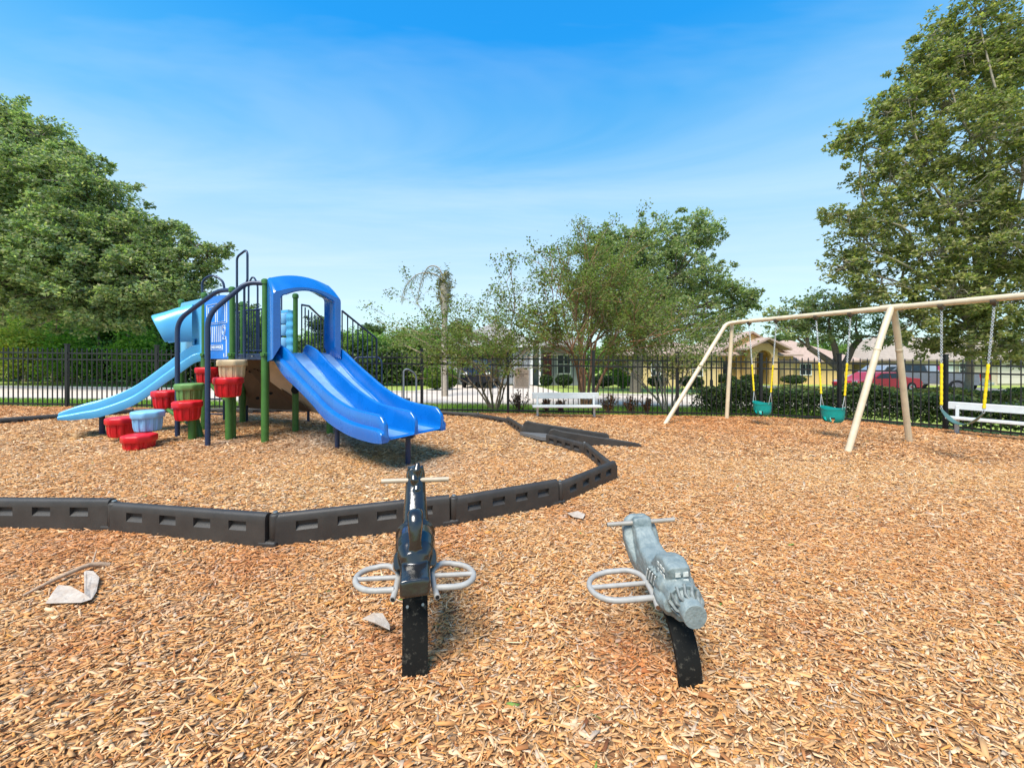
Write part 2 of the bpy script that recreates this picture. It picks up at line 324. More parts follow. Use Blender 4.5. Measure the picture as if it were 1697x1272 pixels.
# ---------------------------------------------------------------- fence
ft = thing('metal_fence', (0, 9.95, gz(0, 9.95)), 'black metal picket fence with spear tops running round the back of the playground', 'fence')
FH = 1.52
for i, (x, y) in enumerate(FENCE):
    z = gz(x, y); b = MB(); b.box((x, y, z+FH/2+.02), (.065, .065, FH+.1)); b.box((x, y, z+FH+.085), (.085, .085, .03))
    b.build('post', M_fence, ft)
for (x0, y0), (x1, y1) in zip(FENCE, FENCE[1:]):
    a = Vector((x0, y0, gz(x0, y0))); c = Vector((x1, y1, gz(x1, y1))); d = (c-a); n = max(2, round(d.length/.126)); b = MB()
    e = d.normalized()*.033
    for h, t_ in ((.07, .04), (FH-.30, .035), (FH-.14, .035)): b.bar(a+e+Vector((0, 0, h)), c-e+Vector((0, 0, h)), .035, t_)
    yaw = Matrix.Rotation(math.atan2(d.y, d.x), 3, 'Z')
    for k in range(1, n):
        p = a+d*(k/n); b.box(p+Vector((0, 0, (.02+FH-.06)/2)), (.019, .019, FH-.08), yaw)
        top = p+Vector((0, 0, FH-.06)); r4 = [top+yaw@Vector((sx*.014, sy*.014, 0)) for sx, sy in ((-1, -1), (1, -1), (1, 1), (-1, 1))]
        b.add(r4+[top+Vector((0, 0, .06)), top+Vector((0, 0, -.02))], [(0, 1, 4), (1, 2, 4), (2, 3, 4), (3, 0, 4), (1, 0, 5), (2, 1, 5), (3, 2, 5), (0, 3, 5)])
    b.build('picket_panel', M_fence, ft)

# ---------------------------------------------------------------- playground border
J = [(-7.4, 3.75), (-6.05, 3.35), (-4.65, 3.2), (-3.22, 3.167), (-1.81, 2.953), (-.523, 3.35), (.459, 3.847), (1.22, 4.67), (1.114, 5.91), (.60, 6.68)]
J2 = [(.21, 7.30), (-.10, 8.42), (-.78, 9.13), (-1.8, 9.55), (-2.95, 9.62), (-4.2, 9.62), (-5.45, 9.6), (-6.7, 9.5), (-7.8, 9.35), (-8.78, 9.1), (-9.44, 8.3), (-10.06, 7.6), (-10.6, 6.6), (-10.7, 5.5)]
TH = .245
def timber(p, q, label, sink):
    j1, j2 = random.uniform(-.008, .008), random.uniform(-.008, .008); a = Vector((p[0]+j1, p[1]-j2, gz(*p)-sink+j1)); c = Vector((q[0]+j2, q[1]+j1, gz(*q)-sink+j2)); d = c-a; ln = d.length; yaw = Matrix.Rotation(math.atan2(d.y, d.x), 3, 'Z')
    mid = (a+c)/2; t_ = thing('border_timber', mid, label, 'playground border', 'plastic border timbers round the play structure')
    W = lambda v: mid+yaw@Vector(v)
    w = .075; b = MB(); hl = ln/2
    ns = 4; z0, z1 = .115, .185
    ww = .15 if ln > 1.2 else .125; xa0, xb0 = -hl+.025, hl-.019; gap = (xb0-xa0-ns*ww)/(ns+1)
    xs_ = [xa0]; x = xa0
    for k in range(ns): xs_ += [x+gap, x+gap+ww]; x += gap+ww
    xs_.append(xb0); zs_ = [-.09, z0, z1, TH-.022]; hw = w/2
    for s_ in (-1, 1):
        q = lambda x, y, z: W((x, s_*y, z)); zl = zs_+[TH-.008, TH]; yl = [hw+.004, hw, hw, hw-.003, hw-.010, hw-.024]
        for i_ in range(len(xs_)-1):
            for j_ in range(5):
                c4 = [(xs_[i_], j_), (xs_[i_+1], j_), (xs_[i_+1], j_+1), (xs_[i_], j_+1)]
                if j_ == 1 and i_ % 2 == 1:
                    xa, xb = xs_[i_], xs_[i_+1]; f4 = [q(xa, hw, z0), q(xb, hw, z0), q(xb, hw, z1), q(xa, hw, z1)]; g4 = [q(xa+.006, .008, z0+.030), q(xb-.006, .008, z0+.030), q(xb-.004, .008, z1-.003), q(xa+.004, .008, z1-.003)]
                    b.add(f4+g4, [(0, 1, 5, 4), (1, 2, 6, 5), (2, 3, 7, 6), (3, 0, 4, 7), (4, 5, 6, 7)])
                else: b.add([q(x_, yl[jj], zl[jj]) for x_, jj in c4], [(0, 1, 2, 3)])
            b.add([W((xs_[i_], -(hw-.024), TH)), W((xs_[i_+1], -(hw-.024), TH)), W((xs_[i_+1], 0, TH)), W((xs_[i_], 0, TH))] if s_ < 0 else [W((xs_[i_], 0, TH)), W((xs_[i_+1], 0, TH)), W((xs_[i_+1], hw-.024, TH)), W((xs_[i_], hw-.024, TH))], [(0, 1, 2, 3)])
        for xe in (xa0, xb0): b.add([q(xe, y_, z_) for y_, z_ in zip(yl, zl)]+[W((xe, 0, TH)), W((xe, 0, zl[0]))], [tuple(range(8))])
    ob_ = b.build('beam', M_timber, t_); bm = bmesh.new(); bm.from_mesh(ob_.data); bmesh.ops.remove_doubles(bm, verts=bm.verts, dist=.0004); bmesh.ops.recalc_face_normals(bm, faces=bm.faces); bm.to_mesh(ob_.data); bm.free(); ob_.data.polygons.foreach_set('use_smooth', [True]*len(ob_.data.polygons)); ob_.data.set_sharp_from_angle(angle=R(38)); ob_.data.update()
    k = MB()                                                # knuckle with pin at the start end
    k.lathe(W((-hl+.02, 0, 0)), [(.034, .055), (.039, .062), (.039, TH-.012), (.034, TH-.002), (.024, TH+.003), (.0, TH+.004)], 20)
    k2 = MB(); k2.box(W((hl-.01, 0, -.018)), (.15, w+.012, .125), yaw); k2.build('lower_tongue', M_timber, t_, smooth=30, bevel=.02, seg=3)
    k.build('knuckle', M_timber, t_, smooth=40)
    pn = MB(); pn.lathe(W((-hl+.02, 0, 0)), [(.0, TH+.004), (.019, TH+.008), (.016, TH+.017), (.0, TH+.02)], 12); pn.build('pin', M_pin, t_, smooth=60)
labs = ['grey brown border timber leaving the frame at the left, front row', 'front border timber that the left edge of the photo cuts', 'front border timber ending at the knuckle below the red pods, left of the lowest one',
        'long front border timber between the left edge and the black horse, lowest in the view', 'front border timber behind the black spring horse', 'front border timber just right of the black spring horse with four recesses', 'border timber rising to the sharp right corner of the ring', 'border timber running back from the sharp right corner', 'border timber next to the access ramp, nearest its open mouth']
for i, (p, q) in enumerate(zip(J, J[1:])): timber(p, q, labs[i], [0, 0, 0, 0, 0, 0, .02, .08, .09][i])
labs2 = ['border timber running back from the far rail of the ramp', 'second border timber behind the access ramp', 'third border timber behind the access ramp, close to the fence', 'border timber beyond the foot of the double slide', 'back border timber beyond the slide, by the stair loop', 'back border timber behind the green posts', 'back border timber behind the tan climbing wall', 'back border timber behind the small ladder', 'back border timber behind the step pods', 'back border timber behind the middle of the light blue slide', 'border timber just behind the light blue slide', 'border timber at the foot of the light blue slide', 'left border timber running off the frame', 'leftmost border timber outside the frame']
for i, (p, q) in enumerate(zip(J2, J2[1:])): timber(p, q, labs2[i], .09 if i == 0 else .135)
# access ramp
rt = thing('access_ramp', (1.1, 6.85, gz(1.1, 6.85)), 'dark plastic access ramp with two low side rails crossing the border', 'ramp')
def rail(a, c, h0, h1):
    b = MB(); a = Vector((*a, gz(*a))); c = Vector((*c, gz(*c))); d = (c-a).normalized(); s_ = Vector((-d.y, d.x, 0))*.035; ln = (c-a).length
    prof = [(0, -.03), (0, h0-.06), (.03, h0-.015), (.09, h0)]+[(ln*k/8, h0+(h1-h0)*(k/8)**.9) for k in range(1, 8)]+[(ln-.04, h1), (ln, h1-.03), (ln, -.03)]
    b.prism([a+d*u+Vector((0, 0, z))-s_ for u, z in prof], s_*2); b.build('side_rail', M_timber, rt, smooth=30, bevel=.012)
rail((.21, 7.22), (1.72, 6.95), .27, .10); rail((.62, 6.62), (2.12, 6.42), .24, .05)
b = MB(); A_ = Vector((.24, 7.18, 0)); B_ = Vector((.60, 6.70, 0)); C_ = Vector((2.05, 6.47, 0)); D_ = Vector((1.70, 6.93, 0))
b.prism([A_+Vector((-.1, -.05, .08)), B_+Vector((-.1, -.05, .08)), C_+Vector((0, 0, .01)), D_+Vector((0, 0, .01))], (0, 0, -.06)); b.build('ramp_floor', mat('ramp_grey', (.12, .12, .12), .6), rt, bevel=.004)
# ---------------------------------------------------------------- play structure
def V3(x, y, z): return Vector((x, y, z))
A = (-3.98, 6.32); Rr = (-3.31, 7.12); K = (-4.03, 7.30); Bp = (-4.70, 6.59); Mp = (-5.75, 7.33); Lp = (-5.66, 8.24); Np = (-6.79, 8.05)
DZ = 1.50
ps = thing('play_structure', (-4.7, 7.2, gz(-4.7, 7.2)), 'blue and green play structure with a double slide, a light blue slide and stepping pods', 'play structure')
TOPS = {A: 2.70, Rr: 2.55, K: 2.62, Bp: 2.62, Mp: 2.64, Lp: 2.6, Np: 2.62}
for p, zt in TOPS.items():
    b = MB(); g = gz(*p)-.1; r = .055
    b.lathe((*p, 0), [(r, g), (r, DZ-.10), (r-.001, DZ-.06), (r-.014, DZ-.05), (r-.014, zt-.09), (r-.002, zt-.088), (r, zt-.05), (r-.006, zt-.02), (r-.028, zt-.003), (0, zt)], 20)
    po = b.build('post', M_green, ps, smooth=40)
    b = MB(); b.lathe((*p, 0), [(r+.002, DZ-.055), (r+.012, DZ-.05), (r+.012, DZ+.0), (r+.002, DZ+.006)], 20)
    b.box((p[0]+.02, p[1]-r-.012, DZ-.025), (.035, .03, .035)); b.build('clamp', M_green, po, smooth=40)
b = MB(); dk = [A, Rr, K, Lp, Mp, Bp]; b.prism([V3(x, y, DZ-.11) for x, y in dk], (0, 0, .10))
b.prism([V3(*Mp, DZ-.11), V3(*Lp, DZ-.11), V3(-6.7, 8.95, DZ-.11), V3(*Np, DZ-.11)], (0, 0, .099)); b.build('deck', M_navy, ps, bevel=.006)
b = MB()
for t in (.28, .72): 
    q = V3(*Bp, DZ-.05).lerp(V3(*A, DZ-.05), t); b.box(q+V3(-.01, -.05, 0), (.02, .05, .02))
b.build('bolt', M_pin, ps)

# double slide
def cinterp(ts, vs, t):
    return float(np.interp(t, ts, vs))
def smooth_prof(ts, vs, n=60):
    pts = spline([Vector((a, v, 0)) for a, v in zip(ts, vs)], 10); return [p.x for p in pts], [p.y for p in pts]
E1 = V3(-1.56, 4.75, 0); S = V3(.82, -.572, 0); U = V3(.572, .82, 0)
T0 = E1-S*2.80
ts = [0, .1, .4, .8, 1.2, 1.6, 2.0, 2.3, 2.6, 2.72, 2.79]
rt_ = [1.60, 1.645, 1.55, 1.325, 1.12, .93, .80, .755, .735, .72, .66]
bo_ = [1.42, 1.36, 1.145, .965, .775, .56, .445, .40, .385, .388, .395]
be_ = [1.50, 1.49, 1.31, 1.05, .845, .63, .50, .455, .44, .435, .435]
def slide(name, T0, S, U, W, n_lanes, ts, rt_, bo_, be_, m, parent, rail=.05, inner_m=None):
    rt2 = smooth_prof(ts, rt_); bo2 = smooth_prof(ts, bo_); be2 = smooth_prof(ts, be_); T = lin(ts[0], ts[-1], 70)
    rings = []
    for t in T:
        zr = cinterp(*rt2, t); zb = cinterp(*bo2, t); ze = cinterp(*be2, t); zl = zb+(zr-zb)*.62; h = zr-ze
        zl = zb+(zr-zb)*.50; pr = [(-.036, zb+.0), (-.046, zl-.022), (-.040, zl-.006), (-.026, zl), (.0, zl+.010), (.0, zr-.02), (.008, zr-.005), (.02, zr), (rail-.014, zr), (rail-.002, zr-.006), (rail+.003, zr-.02), (rail+.008, ze+.35*h), (rail+.014, ze+.035), (rail+.030, ze+.008), (rail+.055, ze), (rail+.08, ze)]
        sec = list(pr)
        for ln_ in range(1, n_lanes):
            c = W*ln_/n_lanes; sec += [(c-.08, ze), (c-.060, ze), (c-.042, ze+.008), (c-.030, ze+.035), (c-.024, zr-.02), (c-.017, zr-.006), (c, zr), (c+.017, zr-.006), (c+.024, zr-.02), (c+.030, ze+.035), (c+.042, ze+.008), (c+.060, ze), (c+.08, ze)]
        sec += [(W-u, z) for u, z in reversed(pr)]
        sec += [(W-.05, zb+.0), (W-.07, zb+.03), (.07, zb+.03), (.05, zb)]
        rings.append([T0+S*t+U*u+V3(0, 0, z) for u, z in sec])
    # rounded lip at the exit
    last = rings[-1]; zmid = cinterp(*be2, ts[-1]); lip = [V3(p.x, p.y, zmid-.02+(p.z-zmid+.02)*.93)+S*.02 for p in last]; lip2 = [V3(p.x, p.y, zmid-.02+(p.z-zmid+.02)*.80)+S*.034 for p in last]
    b = MB(); b.rings(rings+[lip, lip2]); so_ = b.build(name, m, parent, smooth=50)
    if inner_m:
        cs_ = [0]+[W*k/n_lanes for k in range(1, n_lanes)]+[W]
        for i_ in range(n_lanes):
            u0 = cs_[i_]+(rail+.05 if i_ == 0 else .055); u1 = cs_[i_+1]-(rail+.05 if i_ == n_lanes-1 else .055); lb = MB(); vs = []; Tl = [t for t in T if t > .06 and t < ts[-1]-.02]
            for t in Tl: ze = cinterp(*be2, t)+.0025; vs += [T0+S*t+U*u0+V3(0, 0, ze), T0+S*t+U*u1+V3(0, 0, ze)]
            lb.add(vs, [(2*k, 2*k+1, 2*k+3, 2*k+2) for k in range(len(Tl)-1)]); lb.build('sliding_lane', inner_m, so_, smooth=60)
    return so_
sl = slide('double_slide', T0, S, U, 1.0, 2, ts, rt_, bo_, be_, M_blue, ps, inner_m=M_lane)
for t, w_ in ((2.66, .5), (1.12, .42)):
    c = T0+S*t+U*w_; b = MB(); zt = cinterp(ts, bo_, t)+.02; b.lathe((c.x, c.y, 0), [(.035, gz(c.x, c.y)-.1), (.035, zt)], 16); b.box((c.x, c.y, zt-.03), (.16, .16, .02)); b.build('support_leg', M_navy, sl, smooth=40)
# hood arch over the slide top
mid = (V3(*A, 0)+V3(*Rr, 0))/2; ua = (V3(*Rr, 0)-V3(*A, 0)).normalized(); na = V3(ua.y, -ua.x, 0)
def arch_sec(hw, z0, zt, zc, n=14, rr=.16):      # outline: up the left side, over a bowed top, down the right
    pts = [(-hw, z0), (-hw, zt-rr)]
    for k in range(1, 7): a_ = k/6*math.pi/2; pts.append((-hw+rr*(1-math.cos(a_)), zt-rr+rr*math.sin(a_)))
    for k in range(1, n): u = 2*k/n-1; pts.append((u*(hw-rr), zt+(zc-zt)*(1-u*u)))
    for k in range(6, 0, -1): a_ = k/6*math.pi/2; pts.append((hw-rr*(1-math.cos(a_)), zt-rr+rr*math.sin(a_)))
    pts += [(hw, zt-rr), (hw, z0)]; return pts
def place(sec, off): return [mid+ua*u+na*off+V3(0, 0, z) for u, z in sec]
rgs = [place(arch_sec(.50, 1.37, 2.715, 2.80, rr=.05), .03), place(arch_sec(.51, 1.36, 2.72, 2.81, rr=.06), .06), place(arch_sec(.53, 1.38, 2.62, 2.715, rr=.07), .21), place(arch_sec(.545, 1.40, 2.49, 2.595, rr=.085), .37), place(arch_sec(.535, 1.42, 2.47, 2.575, rr=.085), .39), place(arch_sec(.435, 1.60, 2.435, 2.54, rr=.08), .39), place(arch_sec(.415, 1.62, 2.425, 2.525, rr=.08), .365), place(arch_sec(.41, 1.62, 2.50, 2.60, rr=.08), .03)]
b = MB(); n = len(rgs[0]); vs = [v for r in rgs for v in r]; fs = []
for i in range(len(rgs)):
    for k in range(n-1):
        fs.append((i*n+k, i*n+k+1, ((i+1) % len(rgs))*n+k+1, ((i+1) % len(rgs))*n+k))
fs += [tuple(i*n for i in range(len(rgs))), tuple(i*n+n-1 for i in range(len(rgs)))[::-1]]
b.add(vs, fs); b.build('slide_arch', M_blue, ps, smooth=38)
b = MB(); b.prism([mid+ua*u+na*.06+V3(0, 0, z) for u, z in ((-.49, 1.37), (.49, 1.37), (.49, 1.50), (-.49, 1.50))], na*.05); b.build('arch_sill', M_blue, ps, bevel=.008)

# light blue slide with hood on panel M-N
d2 = V3(-.8, -.6, 0); u2 = V3(.6, -.8, 0); S0 = V3(-6.12, 7.55, 0)
ts2 = [-.12, 0, .2, .4, .8, 1.2, 1.45, 1.6, 1.66]
r2 = [1.66, 1.65, 1.50, 1.30, .93, .715, .635, .58, .55]; b2 = [1.36, 1.31, 1.13, .955, .60, .435, .41, .41, .42]; e2 = [1.5, 1.47, 1.27, 1.08, .74, .52, .48, .465, .45]
ls = slide('light_blue_slide', S0-u2*.27, d2, u2, .54, 1, ts2, r2, b2, e2, M_lblue, ps)
c = S0+d2*1.24; b = MB(); b.lathe((c.x, c.y, 0), [(.04, gz(c.x, c.y)-.1), (.04, .47)], 16); b.build('support_leg', M_navy, ls, smooth=40)
mn = (V3(*Np, 0)-V3(*Mp, 0)); um = mn.normalized(); nm = V3(um.y, -um.x, 0)*-1
if nm.dot(d2) < 0: nm = -nm
m0 = (V3(*Np, 0)+V3(*Mp, 0))/2
b = MB(); hw = .57
po = [(-hw, 1.40), (hw, 1.40), (hw, 2.47), (hw-.05, 2.53), (-hw+.05, 2.53), (-hw, 2.47)]
b.prism([m0+um*u+V3(0, 0, z)-nm*.03 for u, z in po], nm*.06); hp_ = b.build('slide_panel', M_lblue, ps, bevel=.012)
def hsec(hw, zb, zc, n=16):
    o = [(-hw*.92, zb)]
    for k in range(n+1):
        a = math.pi*(1-k/n); o.append((hw*math.copysign(abs(math.cos(a))**.75, math.cos(a)), zb+(zc-zb)*(.12+.88*abs(math.sin(a))**.72)))
    return o+[(hw*.92, zb)]
rgs = []
c0 = S0-V3(0, 0, 0)
for (ob, ot, hw_, zb, zc) in ((0.02, 0.02, .33, 1.74, 2.45), (.16, .24, .345, 1.73, 2.36), (.30, .42, .36, 1.72, 2.27), (.39, .585, .375, 1.70, 2.20), (.40, .60, .365, 1.71, 2.185), (.395, .59, .345, 1.725, 2.165), (.28, .40, .33, 1.74, 2.24), (.02, .02, .30, 1.76, 2.41)):
    sec = hsec(hw_, zb, zc); rgs.append([c0+u2*u+d2*(ob+(ot-ob)*(z-zb)/(zc-zb))+V3(0, 0, z) for u, z in sec])
b = MB(); n = len(rgs[0]); m_ = len(rgs); vs = [v for r in rgs for v in r]; fs = []
for i in range(m_):
    for k in range(n-1): fs.append((i*n+k, i*n+k+1, ((i+1) % m_)*n+k+1, ((i+1) % m_)*n+k))
fs += [tuple(i*n for i in range(m_)), tuple(i*n+n-1 for i in range(m_))[::-1]]
b.add(vs, fs); b.build('slide_hood', M_lblue, ps, smooth=45)
b = MB(); b.bar(V3(-6.19, 7.62, 1.72), V3(-6.03, 7.42, 1.72), .04, .12); b.build('hood_bracket', M_lblue, ps, bevel=.01)
# park ranger panel between B and M
pd = (V3(*Bp, 0)-V3(*Mp, 0)); pu = pd.normalized(); pn = V3(pu.y, -pu.x, 0); pm = (V3(*Bp, 0)+V3(*Mp, 0))/2
hw = pd.length/2-.05
po = [(-hw, 1.40), (hw, 1.40), (hw, 2.42)]+[(hw*math.cos(a), 2.42+.10*math.sin(a)) for a in lin(.2, math.pi-.2, 12)]+[(-hw, 2.42)]
b = MB(); b.prism([pm+pu*u+V3(0, 0, z)-pn*.015 for u, z in po], pn*.03); pp = b.build('ranger_panel', M_pblue, ps, bevel=.006)
def line2(b, pts, w=.013, closed=False):
    if closed: pts = pts+[pts[0]]
    for (x0, z0), (x1, z1) in zip(pts, pts[1:]):
        b.bar(pm+pu*x0+V3(0, 0, z0)+pn*.0165, pm+pu*x1+V3(0, 0, z1)+pn*.0165, w, w*.35) if abs(x1-x0)+abs(z1-z0) > 1e-4 else None
b = MB()
def lbox(x0, z0, x1, z1): line2(b, [(x0, z0), (x1, z0), (x1, z1), (x0, z1)], closed=True)
lbox(-.38, 2.05, -.04, 2.33); lbox(.04, 2.05, .38, 2.33); line2(b, [(-.46, 1.5), (-.46, 2.38), (.46, 2.38), (.46, 2.02), (-.46, 2.02)])
for x in (-.17, -.085, 0, .085, .17): line2(b, [(x, 1.70), (x, 1.98)])
for s_ in (-1, 1):
    line2(b, [(s_*.33+.075*math.cos(a), 1.90+.085*math.sin(a)) for a in lin(0, 2*math.pi, 17)]); line2(b, [(s_*.33+.045*math.cos(a), 1.90+.05*math.sin(a)) for a in lin(0, 2*math.pi, 13)])
    lbox(s_*.36-.06, 1.74, s_*.36+.06, 1.79)
    line2(b, [(s_*.44, 1.98), (s_*.25, 1.98), (s_*.22, 1.70)]); line2(b, [(s_*.44, 1.74), (s_*.44, 1.44), (s_*.33, 1.44), (s_*.33, 1.50)])
lbox(-.27, 1.56, .27, 1.65)
b.build('white_outline', M_white, pp)
def text(body, size, loc, xdir, normal, m, parent, name='lettering', ext=.002, bold=0, align='CENTER'):
    cu = bpy.data.curves.new('t', 'FONT'); cu.body = body; cu.size = size; cu.align_x = align; cu.align_y = 'CENTER'; cu.extrude = ext; cu.offset = bold
    ob = bpy.data.objects.new('t', cu); COL.objects.link(ob); bpy.context.view_layer.update()
    me = bpy.data.meshes.new_from_object(ob.evaluated_get(bpy.context.evaluated_depsgraph_get())); bpy.data.objects.remove(ob)
    x = Vector(xdir).normalized(); z = Vector(normal).normalized(); y = z.cross(x); q = Matrix((x, y, z)).transposed(); o0 = org(parent)
    me.transform(Matrix.Translation(Vector(loc)-o0) @ q.to_4x4()); me.materials.clear(); me.materials.append(m); me.name = name
    o = bpy.data.objects.new(name, me); COL.objects.link(o); o.parent = parent; return o
text('PARK RANGER', .068, pm+V3(0, 0, 1.605)+pn*.018, pu, pn, M_white, pp, bold=.002)
# hand rails, loops
def tube_part(name, pts, r, m, parent, n=12, smooth=60):
    b = MB(); b.tube(pts, r, n); return b.build(name, m, parent, smooth=smooth)
g1 = V3(-5.69, 6.67, gz(-5.69, 6.67)-.1); g2 = V3(-4.67, 6.02, gz(-4.67, 6.02)-.1)
tube_part('hand_rail', round_path([g1, V3(-5.69, 6.67, 2.06), V3(-4.98, 6.64, 2.56), V3(*Bp, 2.56)], .2), .036, M_navy, ps)
tube_part('hand_rail', round_path([g2, V3(-4.67, 6.02, 2.09), V3(-4.22, 6.24, 2.62), V3(*A, 2.62)], .2), .036, M_navy, ps)
e0 = V3(*Bp, 0).lerp(V3(*A, 0), .28); e1 = V3(*Bp, 0).lerp(V3(*A, 0), .60)
nb = V3(-.25, -.97, 0)*.075
tube_part('entrance_loop', round_path([e0+nb+V3(0, 0, 1.42), e0+nb+V3(0, 0, 3.08), (e0+e1)/2+nb+V3(0.06, 0, 3.18), e1+nb+V3(0, 0, 3.12), e1+nb+V3(0, 0, 2.66), e0.lerp(e1, .7)+nb+V3(0, 0, 2.58), e0.lerp(e1, .72)+nb+V3(0, 0, 1.42)], .06), .017, M_navy, ps)
tube_part('entrance_loop', round_path([P(337, 498, 7.5), P(334, 465, 7.5), P(352, 454, 7.5), P(370, 466, 7.5), P(372, 480, 7.5)], .18), .02, M_navy, ps)
tube_part('entrance_loop', round_path([P(412, 590, 8.0), P(412, 470, 8.0), P(419, 456, 8.0), P(427, 470, 8.0), P(427, 590, 8.0)], .10), .017, M_navy, ps)
# barriers with vertical bars
def barrier(a, c, za0, za1, zc0, zc1, nb_, r=.012, m=M_navy, name='barrier'):
    a, c = V3(*a, 0), V3(*c, 0); b = MB()
    b.tube([a+V3(0, 0, za1), c+V3(0, 0, zc1)], .018, 8); b.tube([a+V3(0, 0, za0), c+V3(0, 0, zc0)], .016, 8)
    for k in range(nb_+1):
        t = k/nb_; p = a.lerp(c, t); z0 = za0+(zc0-za0)*t; z1 = za1+(zc1-za1)*t; b.tube([p+V3(0, 0, z0), p+V3(0, 0, z1)], r, 6)
    return b.build(name, m, ps, smooth=60)
barrier((-5.62, 8.20), (-5.05, 7.92), 1.56, 2.40, 1.56, 2.40, 7); barrier((-5.0, 7.9), (-4.62, 7.68), 1.56, 2.95, 1.56, 2.95, 3, r=.015); barrier((-5.63, 8.26), (-6.65, 8.95), 1.56, 2.4, 1.56, 2.4, 9)
barrier((-4.62, 7.66), (-4.42, 7.52), 1.56, 2.62, 1.56, 2.62, 2, r=.015)
# drum panel beside post K
dp = MB(); k0 = V3(*K, 0); kd = (V3(*Lp, 0)-k0).normalized(); kn = V3(kd.y, -kd.x, 0)
if kn.y > 0: kn = -kn
for u in (.10, .17): 
    dp.lathe(k0+kd*u, [(.0, 1.50)]+[(.055+.018*abs(math.sin(z*21)), z) for z in lin(1.51, 2.36-u*.6, 26)]+[(0, 2.37-u*.6)], 14)
for z in (1.55, 2.30): dp.bar(k0+kd*.2+V3(0, 0, z), k0+kd*.55+V3(0, 0, z), .05, .05)
dpo = dp.build('drum_panel', M_lblue, ps, smooth=50)
for i, z in enumerate((1.70, 1.94, 2.16)):
    b = MB(); c = k0+kd*.36; b.lathe(c, [(0, z-.10), (.085, z-.10), (.09, z-.09), (.09, z+.09), (.085, z+.10), (0, z+.10)], 18); dr = b.build('drum', M_podb, dpo, smooth=40)
    b = MB(); b.lathe(c+kn*.093+V3(0, 0, z-.0), [(0, -.035), (.022, -.02), (.022, .02), (0, .035)], 10); b.build('emblem', M_tan if i < 2 else M_red, dr, smooth=40)
# stairs at the back with barred railings
sdir = V3(.24, .97, 0).normalized(); sperp = V3(sdir.y, -sdir.x, 0); s0 = (V3(*K, 0)+V3(*Rr, 0))/2
for i in range(5):
    c = s0+sdir*(.18+.26*i)+V3(0, 0, DZ-.25*(i+1)-.02); b = MB(); q = Matrix.Rotation(math.atan2(sperp.y, sperp.x), 3, 'Z'); b.box(c, (.78, .27, .05), q); b.box(c+sdir*.12-V3(0, 0, .07), (.78, .03, .12), q); b.build('stair_tread', M_navy, ps, bevel=.006)
for pts, n in (([P(500, 505, 7.45), P(512, 507, 7.65), P(541, 535, 8.5)], 8), ([P(567, 515, 7.35), P(619, 557, 8.25), P(624, 561, 8.3)], 7)):
    b = MB(); b.tube(pts+[V3(pts[-1].x, pts[-1].y, .45)], .02, 8)
    for k in range(n):
        t = k/n; p = pts[0].lerp(pts[-1], t); b.tube([p, V3(p.x, p.y, 1.52-1.1*t)], .012, 6)
    b.tube([V3(pts[0].x, pts[0].y, 1.5), V3(pts[-1].x, pts[-1].y, .5)], .018, 8); b.build('stair_railing', M_navy, ps, smooth=60)
tube_part('stair_loop', round_path([P(585, 600, 8.4), P(590, 592, 8.45), P(628, 592, 8.6), P(633, 600, 8.6), P(633, 690, 8.6)], .1), .018, M_navy, ps)
b = MB(); b.box(P(660, 664, 8.6), (.42, .45, .08)); b.box(P(660, 676, 8.6), (.36, .4, .10)); tp = b.build('transfer_step', M_navy, ps, bevel=.01)
tube_part('stair_loop', round_path([V3(P(669, 680, 8.45).x, 8.45, gz(-2.3, 8.4)-.05), P(669, 614, 8.45), P(675, 611, 8.45), P(690, 620, 8.6), V3(P(690, 680, 8.6).x, 8.6, gz(-2.1, 8.6)-.05)], .12), .02, mat('grey_loop', (.16, .18, .21), .35), ps)
# tan climbing wall behind
Pq = lambda px, py, Y: P(px, py, Y)
b = MB(); b.prism([Pq(404, 596, 7.9), Pq(447, 596, 7.75), Pq(520, 681, 8.3), Pq(404, 676, 8.5)], (0, .05, .01)); cw = b.build('climbing_wall', M_brown, ps, bevel=.008)
b = MB(); b.prism([Pq(446, 594, 7.62), Pq(459, 600, 7.60), Pq(478, 622, 7.75), Pq(532, 686, 8.15), Pq(515, 682, 8.15), Pq(447, 632, 7.75)], (.01, .05, .0)); b.build('climbing_wall_face', mat('tan_climber_face', (.80, .56, .38), .6, var=.1), cw, bevel=.008)
b = MB(); b.prism([Pq(412, 612, 7.72), Pq(425, 612, 7.72), Pq(516, 681, 8.0), Pq(500, 681, 8.05), Pq(430, 634, 7.8)], (0, .04, 0)); b.build('wall_beam', mat('dark_brown_beam', (.12, .07, .04), .7), cw, bevel=.006)
for px, py in ((430, 659), (452, 651), (418, 615), (409, 612), (425, 613)):
    q = Pq(px, py, 8.0); b = MB(); b.lathe((0, 0, 0), [(0, -.01), (.035, -.008), (.035, .008), (0, .01)], 12); b.v = [(q.x+v[0], q.y-.06+v[2], q.z+v[1]*.8) for v in b.v]; b.build('wall_hold', M_dark, cw)
for px in (409, 511):
    q = Pq(px, 690, 8.35); b = MB(); b.lathe((q.x, q.y, 0), [(.028, gz(q.x, q.y)-.1), (.028, .4)], 10); b.build('support_leg', M_navy, cw, smooth=40)
b = MB(); q = MB()
for px in (338, 371): b.tube([V3(P(px, 690, 8.5).x, 8.5, -.05), P(px, 610, 8.5)], .02, 8)
for py in (686, 661, 636, 611): b.tube([P(338, py, 8.5), P(371, py, 8.5)], .017, 8)
b.build('ladder', M_navy, ps, smooth=60)
# hanging wheel under the slide top
b = MB(); q = P(489, 646, 7.2); b.lathe((0, 0, 0), [(0, -.02), (.065, -.02), (.075, 0), (.065, .02), (0, .02)], 20); b.v = [(q.x+v[0], q.y+v[2], q.z+v[1]) for v in b.v]; b.build('steering_wheel', M_dark, ps, smooth=40)
